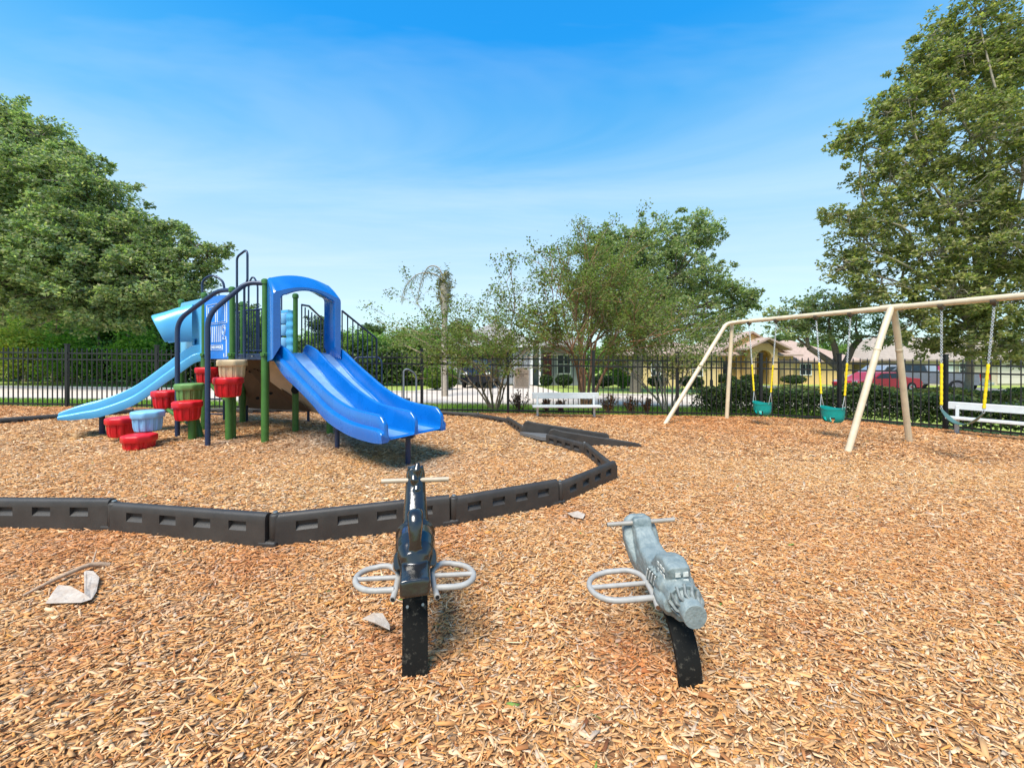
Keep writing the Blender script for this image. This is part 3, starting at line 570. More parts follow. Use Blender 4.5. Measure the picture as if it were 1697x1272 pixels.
# stepping pods
def pod(px, Y, zt, m, ground=False):
    c = P(px, 600, Y); c.z = 0; rot = random.uniform(0, 1); b = MB(); r = .208
    def oct_(a, z): q = (a+rot) % (math.pi/4)-math.pi/8; return .965/math.cos(q)*1.0-max(0, abs(q)-.30)*.22
    def flute(a, z): return oct_(a, z)*(.925 if math.cos(12*(a+rot)) > .15 else 1.01)
    b.lathe((c.x, c.y, zt), [(0, 0), (r*.80, .0), (r*.93, -.004), (r*.985, -.016), (r, -.032), (r*.995, -.088), (r*.965, -.102), (r*.86, -.106)], 64, oct_)
    b.lathe((c.x, c.y, zt), [(r*.88, -.10), (r*.865, -.14), (r*.83, -.24), (r*.77, -.300), (r*.62, -.315), (0, -.318)], 96, flute)
    return b.build('step_pod', m, ps, smooth=45), V3(c.x, c.y, zt-.27)
c1 = [pod(231, 5.86, .285, M_red), pod(203, 6.33, .47, M_red), pod(245, 6.12, .60, M_podb)]
c2 = [pod(311, 6.42, .72, M_red), pod(276, 6.93, .845, M_red), pod(314, 6.72, .985, M_podg)]
c3 = [pod(378.5, 6.28, 1.115, M_red), pod(346, 7.25, 1.245, M_red), pod(385, 6.36, 1.395, M_tan)]
st = V3(-5.27, 6.46, 0)
for o, q in c1[1:]: tube_part('pod_stalk', [V3(q.x, q.y, gz(q.x, q.y)-.1), q+V3(0, 0, .02)], .05, M_green, ps)
tube_part('pod_stalk', [V3(st.x, st.y, -.05), V3(st.x, st.y, .50)], .055, M_green, ps)
tube_part('pod_stalk', [V3(st.x+.05, st.y+.16, -.05), V3(c2[2][1].x, c2[2][1].y, .75)], .05, M_green, ps)
tube_part('pod_arm', spline([V3(st.x, st.y, .28), V3(st.x-.14, st.y+.08, .34), c2[1][1]-V3(-.12, .10, .06), c2[1][1]+V3(0, 0, .02)]), .03, M_green, ps)
tube_part('pod_stalk', [V3(-4.69, 6.50, -.05), V3(-4.69, 6.50, .90)], .055, M_green, ps)
tube_part('pod_arm', spline([V3(-4.69, 6.50, .74), V3(-4.86, 6.62, .74), c3[1][1]-V3(-.16, .14, .06), c3[1][1]+V3(0, 0, .02)]), .03, M_green, ps)
tube_part('pod_arm', spline([V3(-4.69, 6.56, .95), V3(-4.80, 6.72, 1.0), c3[2][1]+V3(0, 0, .02)]), .03, M_green, ps)

# ---------------------------------------------------------------- swing set
BA = V3(5.33, 9.5, 2.262); BN = V3(6.42, 6.62, 2.27); bd = (BN-BA); bd.z = 0; bd.normalize()
BE = BN+bd*3.08
sw = thing('swing_set', (6.0, 8.0, gz(6, 8)), 'long beige tubular swing frame along the fence on the right', 'swing set')
gp = lambda x, y: V3(x, y, gz(x, y)-.12)
far_foot = gp(3.31, 8.66)
tube_part('top_beam', round_path([far_foot, BA+V3(-.16, -.03, 0) if False else V3(5.16, 9.44, 2.235), BA+bd*.15, BE], .33), .046, M_swing, sw, 16)
tube_part('frame_leg', [gp(5.21, 9.53), BA+V3(0, .0, -.02)], .044, M_swing, sw, 14)
def leg(foot, top, sgn):
    d = (top-foot); k = foot+d*.93
    o = tube_part('frame_leg', round_path([foot, foot+d*.80+V3(0, 0, .02), top+V3(0, 0, .0)], .3), .046, M_swing, sw, 14)
    q = foot+d*.70; b = MB(); b.tube([q, q+d.normalized()*.03], .0505, 14); b.build('leg_collar', M_swing, o, smooth=50)
for nd in (BN, BE):
    pf = V3(-.935, -.354, 0); 
    f1 = gp(nd.x-1.10, nd.y-.37); f2 = gp(nd.x+.74, nd.y+.44)
    for f_, s_ in ((f1, -1), (f2, 1)):
        top = nd+V3(0, 0, -.01); k = top+(f_-top)*.16; k = V3(k.x-s_*-.04*0, k.y, k.z); sh = top+V3(pf.x*-s_*.10, pf.y*-s_*.10, -.02)
        o = tube_part('frame_leg', round_path([f_, top+(f_-top)*.22+V3(s_*.045, s_*.02, .05), top+V3(s_*.03, s_*.01, 0)], .35), .047, M_swing, sw, 14)
        kk = top+(f_-top)*.22+V3(s_*.045, s_*.02, .05); q0 = f_.lerp(kk, .88); dq = (kk-f_).normalized(); b = MB(); b.tube([q0, q0+dq*.006, q0+dq*.05, q0+dq*.056], [.047, .0515, .0515, .047], 16); b.build('leg_collar', M_swing, o, smooth=40)
b = MB()
for nd in (BN, BE): b.tube([nd-bd*.16, nd+bd*.16], .054, 16)
b.build('beam_sleeve', M_swing, sw, smooth=50)
def chain_mb(a, c, r=.0045, L_=.036, w=.011):
    a, c = Vector(a), Vector(c); d = c-a; n = max(2, int(d.length/(L_*.72))); t = d.normalized(); s1 = t.orthogonal().normalized(); s2 = t.cross(s1); b = MB()
    for k in range(n):
        m_ = a+d*((k+.5)/n); s_ = s1 if k % 2 else s2
        pts = [m_+t*(L_/2-w)*sg+(s_*math.cos(an)+t*math.sin(an))*w for sg, ans in ((1, (0, .8, 1.57, 2.34, 3.14)), (-1, (3.14, 3.94, 4.71, 5.48, 6.28))) for an in ans]
        b.tube(pts, r, 5, closed=True)
    return b
def swing(kind, s0_, s1_, seat_c, ez, label, cat, slv, zy0):
    h0, h1 = BA+bd*s0_-V3(0, 0, .07), BA+bd*s1_-V3(0, 0, .07)
    t_ = thing(kind, seat_c, label, cat)
    ends = [seat_c-bd*ez[0]+V3(0, 0, ez[1]), seat_c+bd*ez[0]+V3(0, 0, ez[2])]
    for h, e in zip((h0, h1), ends):
        b = MB(); b.tube([h+V3(0, 0, .035)-bd*.028, h+V3(0, 0, .035)+bd*.028], .052, 14); b.box(h-V3(0, 0, .012), (.02, .035, .06)); b.build('hanger', mat('dark_hanger', (.10, .075, .05), .6, metal=.4, var=.4, scale=60), t_, smooth=50)
        ch = chain_mb(h-V3(0, 0, .03), e).build('chain', M_chain, t_, smooth=60)
        k1 = (h-e).normalized(); zs = slv[0]; ze = slv[1]; a_ = e+k1*((zs-e.z)/k1.z); c_ = e+k1*((ze-e.z)/k1.z)
        b = MB(); nn = 22; pts = [a_.lerp(c_, k/nn) for k in range(nn+1)]; b.tube(pts, [.0175+.003*math.sin(k*2.2) for k in range(nn+1)], 8); b.build('chain_sleeve', M_yel, ch, smooth=60)
    return t_, ends
def bucket(s0_, s1_, label):
    sm_ = (s0_+s1_)/2; c = BA+bd*sm_; c.z = .13+(0 if sm_ < 1.5 else .06)+.0
    t_, ends = swing('bucket_swing', s0_, s1_, c+V3(0, 0, .0), (.20, .52, .52), label, 'toddler swing', (c.z+.53, c.z+1.13), 0)
    # seat: rounded bucket shell with leg holes, built as a walled cup
    n = 40; b = MB(); rings = []
    prof = [(.06, .0), (.13, .012), (.17, .05), (.185, .11), (.19, .20), (.195, .26), (.203, .275), (.20, .285), (.185, .28), (.18, .20), (.172, .11), (.155, .06), (.12, .03), (.05, .018)]
    for r, z in prof:
        rings.append([V3(0, 0, z+c.z+(.02*math.cos(2*a) if z > .2 else 0))+bd*(r*1.0*math.cos(a))+V3(-bd.y, bd.x, 0)*(r*.80*math.sin(a)) for a in [2*math.pi*k/n for k in range(n)]])
    rings = [[v+V3(c.x, c.y, 0) for v in r] for r in rings]
    vs = [v for r in rings for v in r]; fs = []
    hole = lambda i, k: False
    m_ = len(rings)
    for i in range(m_):
        for k in range(n):
            a_ = 2*math.pi*(k+.5)/n; zz = (prof[i][1]+prof[(i+1) % m_][1])/2; side = abs(math.sin(a_))
            if zz < .12 and zz > .004 and side > .5 and abs(abs(math.cos(a_))-.42) < .20: continue
            fs.append((i*n+k, i*n+(k+1) % n, ((i+1) % m_)*n+(k+1) % n, ((i+1) % m_)*n+k))
    b.add(vs, fs); o = b.build('seat', M_teal, t_, smooth=50)
    for e, sg in zip(ends, (-1, 1)):
        b = MB()
        for f_ in (-1, 1): b.tube([e, V3(c.x, c.y, c.z+.27)+bd*(sg*.185)+V3(-bd.y, bd.x, 0)*(f_*.05)], .006, 6)
        b.build('seat_hanger', M_chain, t_, smooth=50)
bucket(.451, 1.088, 'teal bucket swing on yellow sleeved chains, nearer the yellow house portico'); bucket(1.888, 2.47, 'teal bucket swing beside the near beige A-frame')
c = BN+bd*.82; c.z = .43
t_, ends = swing('belt_swing', 3.08+.602, 3.08+1.143, c, (.22, .20, .205), 'dark green belt swing hanging in front of the right bench', 'belt swing', (.70, 1.34), 0)
b = MB(); pr = Vector((-bd.y, bd.x, 0)); pts = [c+bd*u+V3(0, 0, .20*(abs(u)/.22)**2.0) for u in lin(-.22, .22, 25)]; rg = []
for i, p in enumerate(pts):
    hwid = .075 if 3 < i < 21 else (.03+.045*min(i, 24-i)/4); rg.append([p+pr*hwid, p+pr*hwid+V3(0, 0, .008), p-pr*hwid+V3(0, 0, .008), p-pr*hwid])
b.rings(rg); b.build('seat', M_belt, t_, smooth=40)

# ---------------------------------------------------------------- benches
def bench(foot_a, d, length, label, zs, zb, group=None):
    c = foot_a+d*length*.5; t_ = thing('park_bench', (c.x, c.y, gz(c.x, c.y)), label, 'bench', 'metal benches along the fence'); nrm = V3(d.y, -d.x, 0)    # towards viewer
    a = foot_a-d*.13; e = foot_a+d*(length+.13); g = gz(c.x, c.y)
    b = MB(); b.bar(a+nrm*.16+V3(0, 0, g+zs), e+nrm*.16+V3(0, 0, g+zs), .26, .045); b.build('seat', M_alu, t_, bevel=.008)
    b = MB(); b.bar(a-nrm*.06+V3(0, 0, g+zb), e-nrm*.06+V3(0, 0, g+zb), .04, .15); b.build('backrest', M_alu, t_, bevel=.012)
    for q in (foot_a, foot_a+d*length):
        b = MB(); b.bar(q+nrm*.02+V3(0, 0, g-.08), q+nrm*.02+V3(0, 0, g+zs-.02), .05, .05); b.bar(q-nrm*.03+V3(0, 0, g+zs), q-nrm*.035+V3(0, 0, g+zb), .05, .03); b.bar(q-nrm*.05+V3(0, 0, g+zs-.03), q+nrm*.26+V3(0, 0, g+zs-.03), .05, .03)
        b.build('leg', M_alu, t_, bevel=.004)
bench(V3(.62, 9.56, 0), V3(1, 0, 0), 1.38, 'pale metal bench in front of the fence beside the rules sign', .27, .50)
bench(V3(9.10, 8.02, 0), V3(.57, -.82, 0).normalized(), 1.9, 'pale metal bench behind the belt swing at the right edge', .33, .56)

# sign on the fence
sg = thing('rules_sign', P(864.5, 626, 9.88), 'beige arched playground rules sign fixed to the black fence', 'sign')
sy = 9.885; cs = P(864.6, 626.5, sy); w = .20; z0, z1 = P(0, 643.5, sy).z, P(0, 615, sy).z; zt = P(0, 608, sy).z
po = [(-w, z0), (w, z0), (w, z1)]+[(w*math.cos(a)*.999, z1+(zt-z1)*math.sin(a)**.8) for a in lin(.25, math.pi-.25, 11)]+[(-w, z1)]
M_sg = mat('sign_beige', (.60, .46, .35), .6, var=.1); M_sgf = mat('sign_frame', (.68, .60, .54), .6, var=.05); M_tx = mat('sign_ink', (.16, .10, .07), .8)
b = MB(); b.prism([V3(cs.x+x, sy+.012, z) for x, z in po], (0, .02, 0)); b.build('frame', M_sgf, sg, bevel=.003)
b = MB(); b.prism([V3(cs.x+x*.87, sy+.003, cs.z+(z-cs.z)*.92) for x, z in po], (0, .011, 0)); fc = b.build('face', M_sg, sg)
for s_, sz, z in (('PLAYGROUND', .047, cs.z+.105), ('RULES', .040, cs.z+.062)): text(s_, sz, V3(cs.x, sy+.001, z), (1, 0, 0), (0, -1, 0), M_tx, sg, bold=.001)
b = MB(); 
for i in range(11):
    z = cs.z+.025-i*.022; x = -.14
    while x < .12:
        l = random.uniform(.015, .05); b.box((cs.x+x+l/2, sy+.001, z), (l, .002, .006)); x += l+.010
    if i in (0,): pass
for x0 in (-.09, -.03, .04): b.box((cs.x+x0+.02, sy+.001, cs.z+.155), (.045, .002, .010))
b.build('rule_lines', M_tx, sg)
# ---------------------------------------------------------------- spring riders (built about their own base, facing +Y)
def sering(c, ax, az, hw, hh, e=2.6, n=28):
    o = []
    for k in range(n):
        a = 2*math.pi*k/n; ca, sa = math.cos(a), math.sin(a)
        o.append(Vector(c)+ax*(hw*math.copysign(abs(ca)**(2/e), ca))+az*(hh*math.copysign(abs(sa)**(2/e), sa)))
    return o
def loftp(b, pts, n=28):                        # pts: (x,y,z, hw,hh, e) ; rings stand square to the path
    P_ = [Vector(p[:3]) for p in pts]; rg = []
    for i, p in enumerate(pts):
        t = (P_[min(i+1, len(pts)-1)]-P_[max(i-1, 0)]).normalized(); ax = Vector((1, 0, 0)); az = ax.cross(t).normalized()
        rg.append(sering(P_[i], ax, az, p[3], p[4], p[5] if len(p) > 5 else 2.4, n))
    b.rings(rg)
def plate(b, prof, hw, th=.006):
    rg = []
    for i, (y, z) in enumerate(prof):
        y0, z0 = prof[max(i-1, 0)]; y1, z1 = prof[min(i+1, len(prof)-1)]; t = Vector((0, y1-y0, z1-z0)).normalized(); nn = Vector((0, -t.z, t.y))*th; c = Vector((0, y, z))
        rg.append([c+nn+V3(-hw, 0, 0), c+nn+V3(hw, 0, 0), c-nn+V3(hw, 0, 0), c-nn+V3(-hw, 0, 0)])
    b.rings(rg)
def fuse(o, vox, it=6, un=.006):
    r = o.modifiers.new('fuse', 'REMESH'); r.mode = 'VOXEL'; r.voxel_size = vox; r.use_smooth_shade = True
    s = o.modifiers.new('soften', 'SMOOTH'); s.factor = .5; s.iterations = it
    tx_ = bpy.data.textures.get('cast_unevenness') or bpy.data.textures.new('cast_unevenness', 'CLOUDS'); tx_.noise_scale = .035
    d = o.modifiers.new('uneven', 'DISPLACE'); d.texture = tx_; d.strength = un; d.mid_level = .5; d.texture_coords = 'LOCAL'
def loop_path(sg, xi, xo, y0, y1, z):
    r = (y1-y0)/2; pts = [V3(sg*(xi+.012), y0-.05, z-.015), V3(sg*xi, y0+.02, z-.004), V3(sg*(xi-.008), y1-.06, z+.004), V3(sg*(xi+.045), y1, z+.006), V3(sg*(xo-r), y1, z+.004)]
    pts = round_path(pts, .06)
    pts += [V3(sg*(xo-r+r*math.sin(a)), (y0+y1)/2+r*math.cos(a), z) for a in lin(.15, math.pi, 12)]
    pts += [V3(sg*(xi+.01), y0, z)]
    return pts
# horse
hx, hy = -.4445, 1.80
hr = thing('spring_horse', (hx, hy, gz(hx, hy)), 'glossy black spring horse seen from behind, with pale handle bar and foot loops', 'spring rider', 'spring riders in the mulch')
hr.rotation_euler = (0, 0, R(13.6))
def lbuild(b, name, m, root, **k):
    o = b.build(name, m, None, origin=(0, 0, 0), **k); o.parent = root; return o
b = MB()
loftp(b, [(0, -.085, .425, .057, .030, 5), (0, -.075, .423, .067, .040, 6), (0, .08, .425, .069, .042, 6), (0, .20, .44, .05, .03, 4)])
loftp(b, [(0, .06, .44, .035, .03), (0, .085, .455, .070, .06), (0, .13, .465, .092, .082), (0, .19, .475, .100, .092), (0, .26, .475, .097, .088), (0, .32, .465, .090, .085), (0, .39, .46, .085, .088), (0, .46, .47, .072, .08), (0, .51, .48, .05, .05), (0, .53, .485, .02, .02)])
# neck and head, seen from behind
loftp(b, [(0, .36, .46, .078, .085), (0, .40, .54, .070, .078), (0, .44, .61, .062, .062), (0, .475, .67, .058, .054), (0, .50, .715, .056, .050), (0, .515, .75, .055, .046), (0, .522, .775, .049, .038), (0, .526, .795, .034, .022), (0, .527, .803, .012, .008)])
loftp(b, [(0, .47, .765, .040, .040), (0, .53, .755, .044, .045), (0, .60, .715, .036, .036), (0, .67, .67, .028, .028), (0, .705, .65, .026, .024), (0, .72, .642, .012, .012)])
for s_ in (-1, 1): loftp(b, [(s_*.034, .53, .770, .012, .012), (s_*.038, .525, .792, .010, .009), (s_*.038, .52, .80, .004, .004)], 12)
# mane: locks down the back of the neck
for i in range(6):
    t = i/5; z = .775-t*.25; y = .470-.095*t; loftp(b, [(.012*(-1)**i, y+.025, z+.045, .014, .014), (.007*(-1)**i, y+.002, z+.012, .022, .020), (-.004*(-1)**i, y-.002, z-.030, .017, .015), (-.010*(-1)**i, y+.006, z-.06, .008, .008)], 14)
# legs tucked in relief along the flanks
for s_ in (-1, 1):
    loftp(b, [(s_*.085, .10, .46, .016, .04), (s_*.092, .16, .43, .018, .042), (s_*.088, .24, .40, .014, .03), (s_*.082, .20, .375, .012, .02)], 14)
    loftp(b, [(s_*.078, .34, .44, .014, .04), (s_*.080, .42, .41, .015, .032), (s_*.072, .48, .42, .012, .024)], 14)
# saddle rim and tail
b.tube([V3(.097*math.cos(a), .36-.03*abs(math.sin(a)), .47+.088*math.sin(a)) for a in lin(-.3, math.pi+.3, 18)], .010, 8)
tl = spline([V3(0, .235, .53), V3(0, .205, .615), V3(0, .165, .655), V3(0, .12, .63), V3(0, .10, .56), V3(0, .095, .49), V3(0, .085, .435)], 5)
loftp(b, [(p.x, p.y, p.z, .026+.012*math.sin(math.pi*min(1, i/22)), .030, 2.2) for i, p in enumerate(tl)], 18)
for s_ in (-1, 1): b.tube([V3(s_*(.022+.004*math.sin(i*.5)), p.y-.016, p.z) for i, p in enumerate(tl[10:])], .009, 8)
o = lbuild(b, 'body', M_horse, hr, smooth=60); fuse(o, .0042, 6, .0015)
b = MB(); b.tube([V3(-.188, .499, .730), V3(.188, .451, .730)], .0135, 14); hb = lbuild(b, 'handle_bar', M_tan if False else mat('pale_handle', (.44, .35, .25), .4, var=.12, scale=20), hr, smooth=50)
b = MB(); b.tube([V3(-.1885, .499, .730), V3(-.1875, .499, .730)], .010, 12); e_ = lbuild(b, 'bar_hole', M_dark, hr); e_.parent = hb
for sg_ in (-1, 1):
    b = MB(); b.tube(loop_path(sg_, .085, .278, .0, .205, .378), .0135, 12); b.tube([V3(sg_*.08, .1025, .378), V3(sg_*.27, .1025, .378)], .0115, 10); b.v = [(x, y-.15*x, z) for x, y, z in b.v]
    f_ = lbuild(b, 'foot_loop', M_tube, hr, smooth=50); b = MB(); b.tube([V3(sg_*.0975, -.0515, .3628), V3(sg_*.0970, -.0500, .3630)], .0095, 12); b.v = [(x, y-.15*x, z) for x, y, z in b.v]; q = lbuild(b, 'tube_opening', M_dark, hr); q.parent = f_
b = MB(); pl = spline([V3(0, -.02, -.12), V3(0, -.015, 0), V3(0, .0, .12), V3(0, .03, .24), V3(0, .07, .33), V3(0, .12, .385), V3(0, .17, .40)], 6)
plate(b, [(p.y, p.z) for p in pl], .0575); lbuild(b, 'spring_plate', M_spring, hr, smooth=30); b = MB()
for x_ in (-.035, .035): b.tube([V3(x_, .028, .285), V3(x_, .018, .289)], .007, 6)
lbuild(b, 'bolt', M_pin, hr)

# motorcycle
mx_, my_ = .785, 1.745
mr = thing('spring_motorcycle', (mx_, my_, gz(mx_, my_)), 'worn grey blue spring motorcycle with one foot loop, leaning on a curved black plate', 'spring rider', 'spring riders in the mulch')
mr.rotation_euler = (0, R(-3), R(3))
b = MB()
loftp(b, [(0, .04, .335, .045, .055, 4), (0, .07, .335, .062, .075, 4), (0, .22, .345, .066, .082, 4), (0, .38, .355, .066, .085, 4), (0, .44, .36, .05, .07, 4)])       # hull
loftp(b, [(0, .17, .40, .058, .050, 3), (0, .26, .405, .064, .040, 3), (0, .35, .41, .062, .042, 3), (0, .42, .44, .052, .045, 3.5), (0, .465, .48, .046, .035, 4)], 24)       # seat
loftp(b, [(0, .40, .36, .060, .050, 4), (0, .455, .44, .052, .032, 4), (0, .475, .50, .048, .030, 5), (0, .482, .532, .046, .028, 5), (0, .484, .548, .040, .022, 4)])    # column
loftp(b, [(0, .40, .30, .064, .05, 4), (0, .455, .35, .080, .05, 4), (0, .50, .42, .090, .042, 4), (0, .53, .48, .086, .036, 4), (0, .545, .52, .066, .03, 4), (0, .55, .54, .04, .02, 3)])    # leg shield
loftp(b, [(0, .035, .45, .030, .030, 4), (0, .045, .455, .050, .055, 5), (0, .09, .47, .052, .058, 5), (0, .15, .455, .056, .055, 4), (0, .20, .42, .055, .04, 3)])     # tail box
loftp(b, [(0, .12, .40, .080, .070, 2), (0, .06, .395, .078, .070, 2), (0, .055, .394, .070, .064, 2), (0, .02, .39, .070, .064, 2), (0, -.01, .386, .071, .066, 2)], 28)
for s_ in (-1, 1):
    loftp(b, [(s_*.062, .0, .36, .022, .03), (s_*.066, .06, .345, .026, .04), (s_*.064, .12, .34, .022, .035)], 14)
    for k in range(4): b.box((s_*.069, .115+.030*k, .405-.004*k), (.014, .014, .085), Matrix.Rotation(.45, 3, 'X'))
loftp(b, [(0, .0, .30, .035, .02), (0, .10, .285, .045, .03, 4), (0, .30, .285, .045, .03, 4)], 16)
b.v = [(x*1.10, y, z) for x, y, z in b.v]; o = lbuild(b, 'body', M_moto, mr, smooth=60); fuse(o, .0035, 1)
b = MB(); b.lathe((0, 0, 0), [(0, -.10), (.050, -.10), (.052, -.095), (.052, -.055), (.049, -.05), (.047, -.035), (.052, -.03), (.062, -.005), (.066, .03), (0, .04)], 32)
b.v = [(x, z*.97, .380+y+z*.16) for x, y, z in b.v]; ex = lbuild(b, 'exhaust_drum', M_moto, mr, smooth=30, bevel=.002)
b = MB(); rings_ = 12
for k in range(rings_):
    a = 2*math.pi*k/rings_; b.tube([V3(.070*math.cos(a), -.008, .386+.066*math.sin(a)), V3(.056*math.cos(a+.25), -.045, .378+.055*math.sin(a+.25)), V3(.045*math.cos(a+.1), -.058, .372+.044*math.sin(a+.1))], .0075, 6)
o2_ = lbuild(b, 'engine_fins', M_motog, mr, smooth=60); o2_.parent = ex
b = MB(); 
for j in range(2):
    for i in range(2): b.box((-.012+i*.036, .026, .444+j*.034), (.024, .010, .020))
lbuild(b, 'rear_marking', mat('worn_white', (.55, .56, .52), .6, var=.25, scale=60), mr); b = MB()
for j in range(2):
    for i in range(3): b.box((-.0595, .065+i*.028, .452+j*.030), (.004, .016, .016))
for k in range(4): b.box((-.0850, .115+.030*k, .405-.004*k), (.003, .008, .062), Matrix.Rotation(.45, 3, 'X'))
lbuild(b, 'side_marking', mat('worn_white', (.55, .56, .52), .6, var=.25, scale=60), mr)
b = MB(); b.tube([V3(-.195, .488, .518), V3(.195, .488, .518)], .0125, 14); hb = lbuild(b, 'handle_bar', mat('steel_bar', (.42, .37, .31), .38, metal=.4, var=.1), mr, smooth=50)
b = MB(); b.tube([V3(-.1955, .488, .518), V3(-.1945, .488, .518)], .0095, 12); e_ = lbuild(b, 'bar_hole', M_dark, mr); e_.parent = hb
b = MB(); b.lathe((0, 0, 0), [(0, 0), (.010, 0), (.011, .003), (0, .004)], 10); b.v = [(x+.004, y+.395, z+.468) for x, y, z in b.v]; lbuild(b, 'bolt', M_dark, mr)
b = MB(); b.tube(loop_path(-1, .088, .372, .10, .335, .335), .0135, 12); b.tube([V3(-.09, .2175, .335), V3(-.365, .2175, .335)], .0115, 10)
f_ = lbuild(b, 'foot_loop', M_tube, mr, smooth=50); b = MB(); b.tube([V3(-.1005, .0485, .3198), V3(-.1000, .0500, .3200)], .0098, 12); q = lbuild(b, 'tube_opening', mat('rust', (.12, .05, .02), .9), mr); q.parent = f_
b = MB(); b.tube(round_path([V3(.088, .0, .302), V3(.09, .20, .315), V3(.105, .27, .318), V3(.105, .31, .318)], .04), .0135, 12); lbuild(b, 'foot_loop', M_tube, mr, smooth=50)
b = MB(); pl = spline([V3(0, -.02, -.12), V3(0, -.018, 0), V3(0, -.01, .10), V3(0, .03, .19), V3(0, .09, .255), V3(0, .17, .28), V3(0, .25, .285)], 6)
plate(b, [(p.y, p.z) for p in pl], .052, .011); lbuild(b, 'spring_plate', M_spring, mr, smooth=30)

# ---------------------------------------------------------------- litter on the mulch
M_husk = mat('pale_husk', (.36, .27, .20), .85, scale=18, bump=.5, bscale=30, col2=(.52, .45, .38))
def sheet(name, pts, th, label, cat, m, lift=.034):
    n = len(pts); c = G(sum(p[0] for p in pts)/n, sum(p[1] for p in pts)/n); t_ = MB(); W = []
    for px, py, h in pts:
        x, y = G(px, py); W.append(V3(x, y, gz(x, y)+lift+h))
    t_.prism(W, (0, 0, th)); o = t_.build(name, m, None, origin=(c[0], c[1], gz(*c)), bevel=.002); tag(o, label, cat); return o
sheet('husk_scrap', [(75, 1010, 0), (87, 996, .015), (97, 984, .02), (118, 988, .025), (140, 998, .015), (139, 962, .02), (143, 960, .022), (155, 961, .022), (165, 969, .012), (160, 990, .0), (152, 1003, .0), (135, 1010, .005), (115, 1009, .0)], .004, 'pale bent scrap of dried husk lying on the chips at the lower left', 'scrap', M_husk)
sheet('husk_scrap', [(600, 1036, 0), (618, 1030, .012), (634, 1031, .015), (646, 1047, .004), (646, 1055, 0), (622, 1046, .01)], .004, 'small pale leaf shaped scrap lying left of the black spring plate', 'scrap', M_husk)
sheet('bark_scrap', [(940, 857, 0), (958, 855, .01), (970, 861, .01), (966, 866, 0), (950, 863, 0)], .006, 'thin pale bark scrap between the black horse and the motorcycle', 'scrap', M_husk)
a = G(38, 995); c = G(152, 948); e = G(180, 925)
sk = MB(); A3 = V3(*a, gz(*a)+.03); C3 = V3(*c, gz(*c)+.05)
sk.tube(spline([A3, A3.lerp(C3, .35)+V3(0, 0, .01), A3.lerp(C3, .7)+V3(0, 0, .012), C3, C3.lerp(V3(*G(200, 935), .03), .6)], 5), [.007+.009*math.sin(min(1, i/14)*1.4) for i in range(21)], 8)
sk.tube([C3, V3(*G(160, 932), gz(-2, 2)+.10)], [.007, .003], 6)
o = sk.build('fallen_stick', mat('dry_stick', (.42, .28, .18), .85, var=.25, scale=30, bump=.3), None, origin=(A3.x, A3.y, gz(*a)), smooth=50); tag(o, 'long dry stick lying beside the bent husk scrap', 'stick')
# ---------------------------------------------------------------- vegetation
def leaf_quads(C, size, rg, elong=1.9, droop=.0, pal=None, light=None, flatz=.55, nrm=None, spray=1):
    """C: (n,3) sprig points -> pointed kite leaves; with nrm the leaves face roughly that way, so clumps shade as clumps"""
    if spray > 1:
        C = np.repeat(C, spray, 0); nrm = None if nrm is None else np.repeat(nrm, spray, 0); light = None if light is None else np.repeat(light, spray)
    n = len(C); d = rg.normal(size=(n, 3)); d[:, 2] = d[:, 2]*flatz-droop
    if nrm is not None: d = d+nrm*.35
    d /= np.linalg.norm(d, axis=1)[:, None]
    r = rg.normal(size=(n, 3))
    if nrm is not None: r = r*.55+nrm*.85+np.array([0, 0, .35])
    s_ = np.cross(d, r); s_ /= np.linalg.norm(s_, axis=1)[:, None]
    L_ = (size*rg.uniform(.65, 1.3, n))[:, None]; w = L_/elong*rg.uniform(.7, 1.2, n)[:, None]
    if spray > 1: C = C+d*L_*.55
    V = np.stack([C-d*L_*.5, C+s_*w*.5-d*L_*.05, C+d*L_*.5, C-s_*w*.5-d*L_*.05], 1).reshape(-1, 3)
    pal = np.array(pal); ci = rg.integers(0, len(pal), n); col = pal[ci]*rg.uniform(.75, 1.3, n)[:, None]
    if light is not None: col = col*light[:, None]
    return V, np.arange(n*4).reshape(-1, 4), np.clip(col, 0, 1)
PAL_OAK = [(0.176, 0.234, 0.092), (0.218, 0.276, 0.105), (0.267, 0.319, 0.128), (0.137, 0.191, 0.092), (0.355, 0.379, 0.197), (0.196, 0.259, 0.161), (0.373, 0.346, 0.185)]
PAL_OAKR = [(0.171, 0.203, 0.071), (0.222, 0.241, 0.079), (0.283, 0.286, 0.100), (0.120, 0.144, 0.061), (0.360, 0.316, 0.140), (0.222, 0.203, 0.079)]
PAL_MYR = [(.150, .210, .055), (.190, .245, .065), (.120, .170, .050), (.200, .190, .060), (.110, .090, .040), (.230, .260, .070)]
PAL_FOR = [(0.131, 0.237, 0.057), (0.198, 0.316, 0.075), (0.263, 0.394, 0.093), (0.105, 0.184, 0.057), (0.316, 0.420, 0.118)]
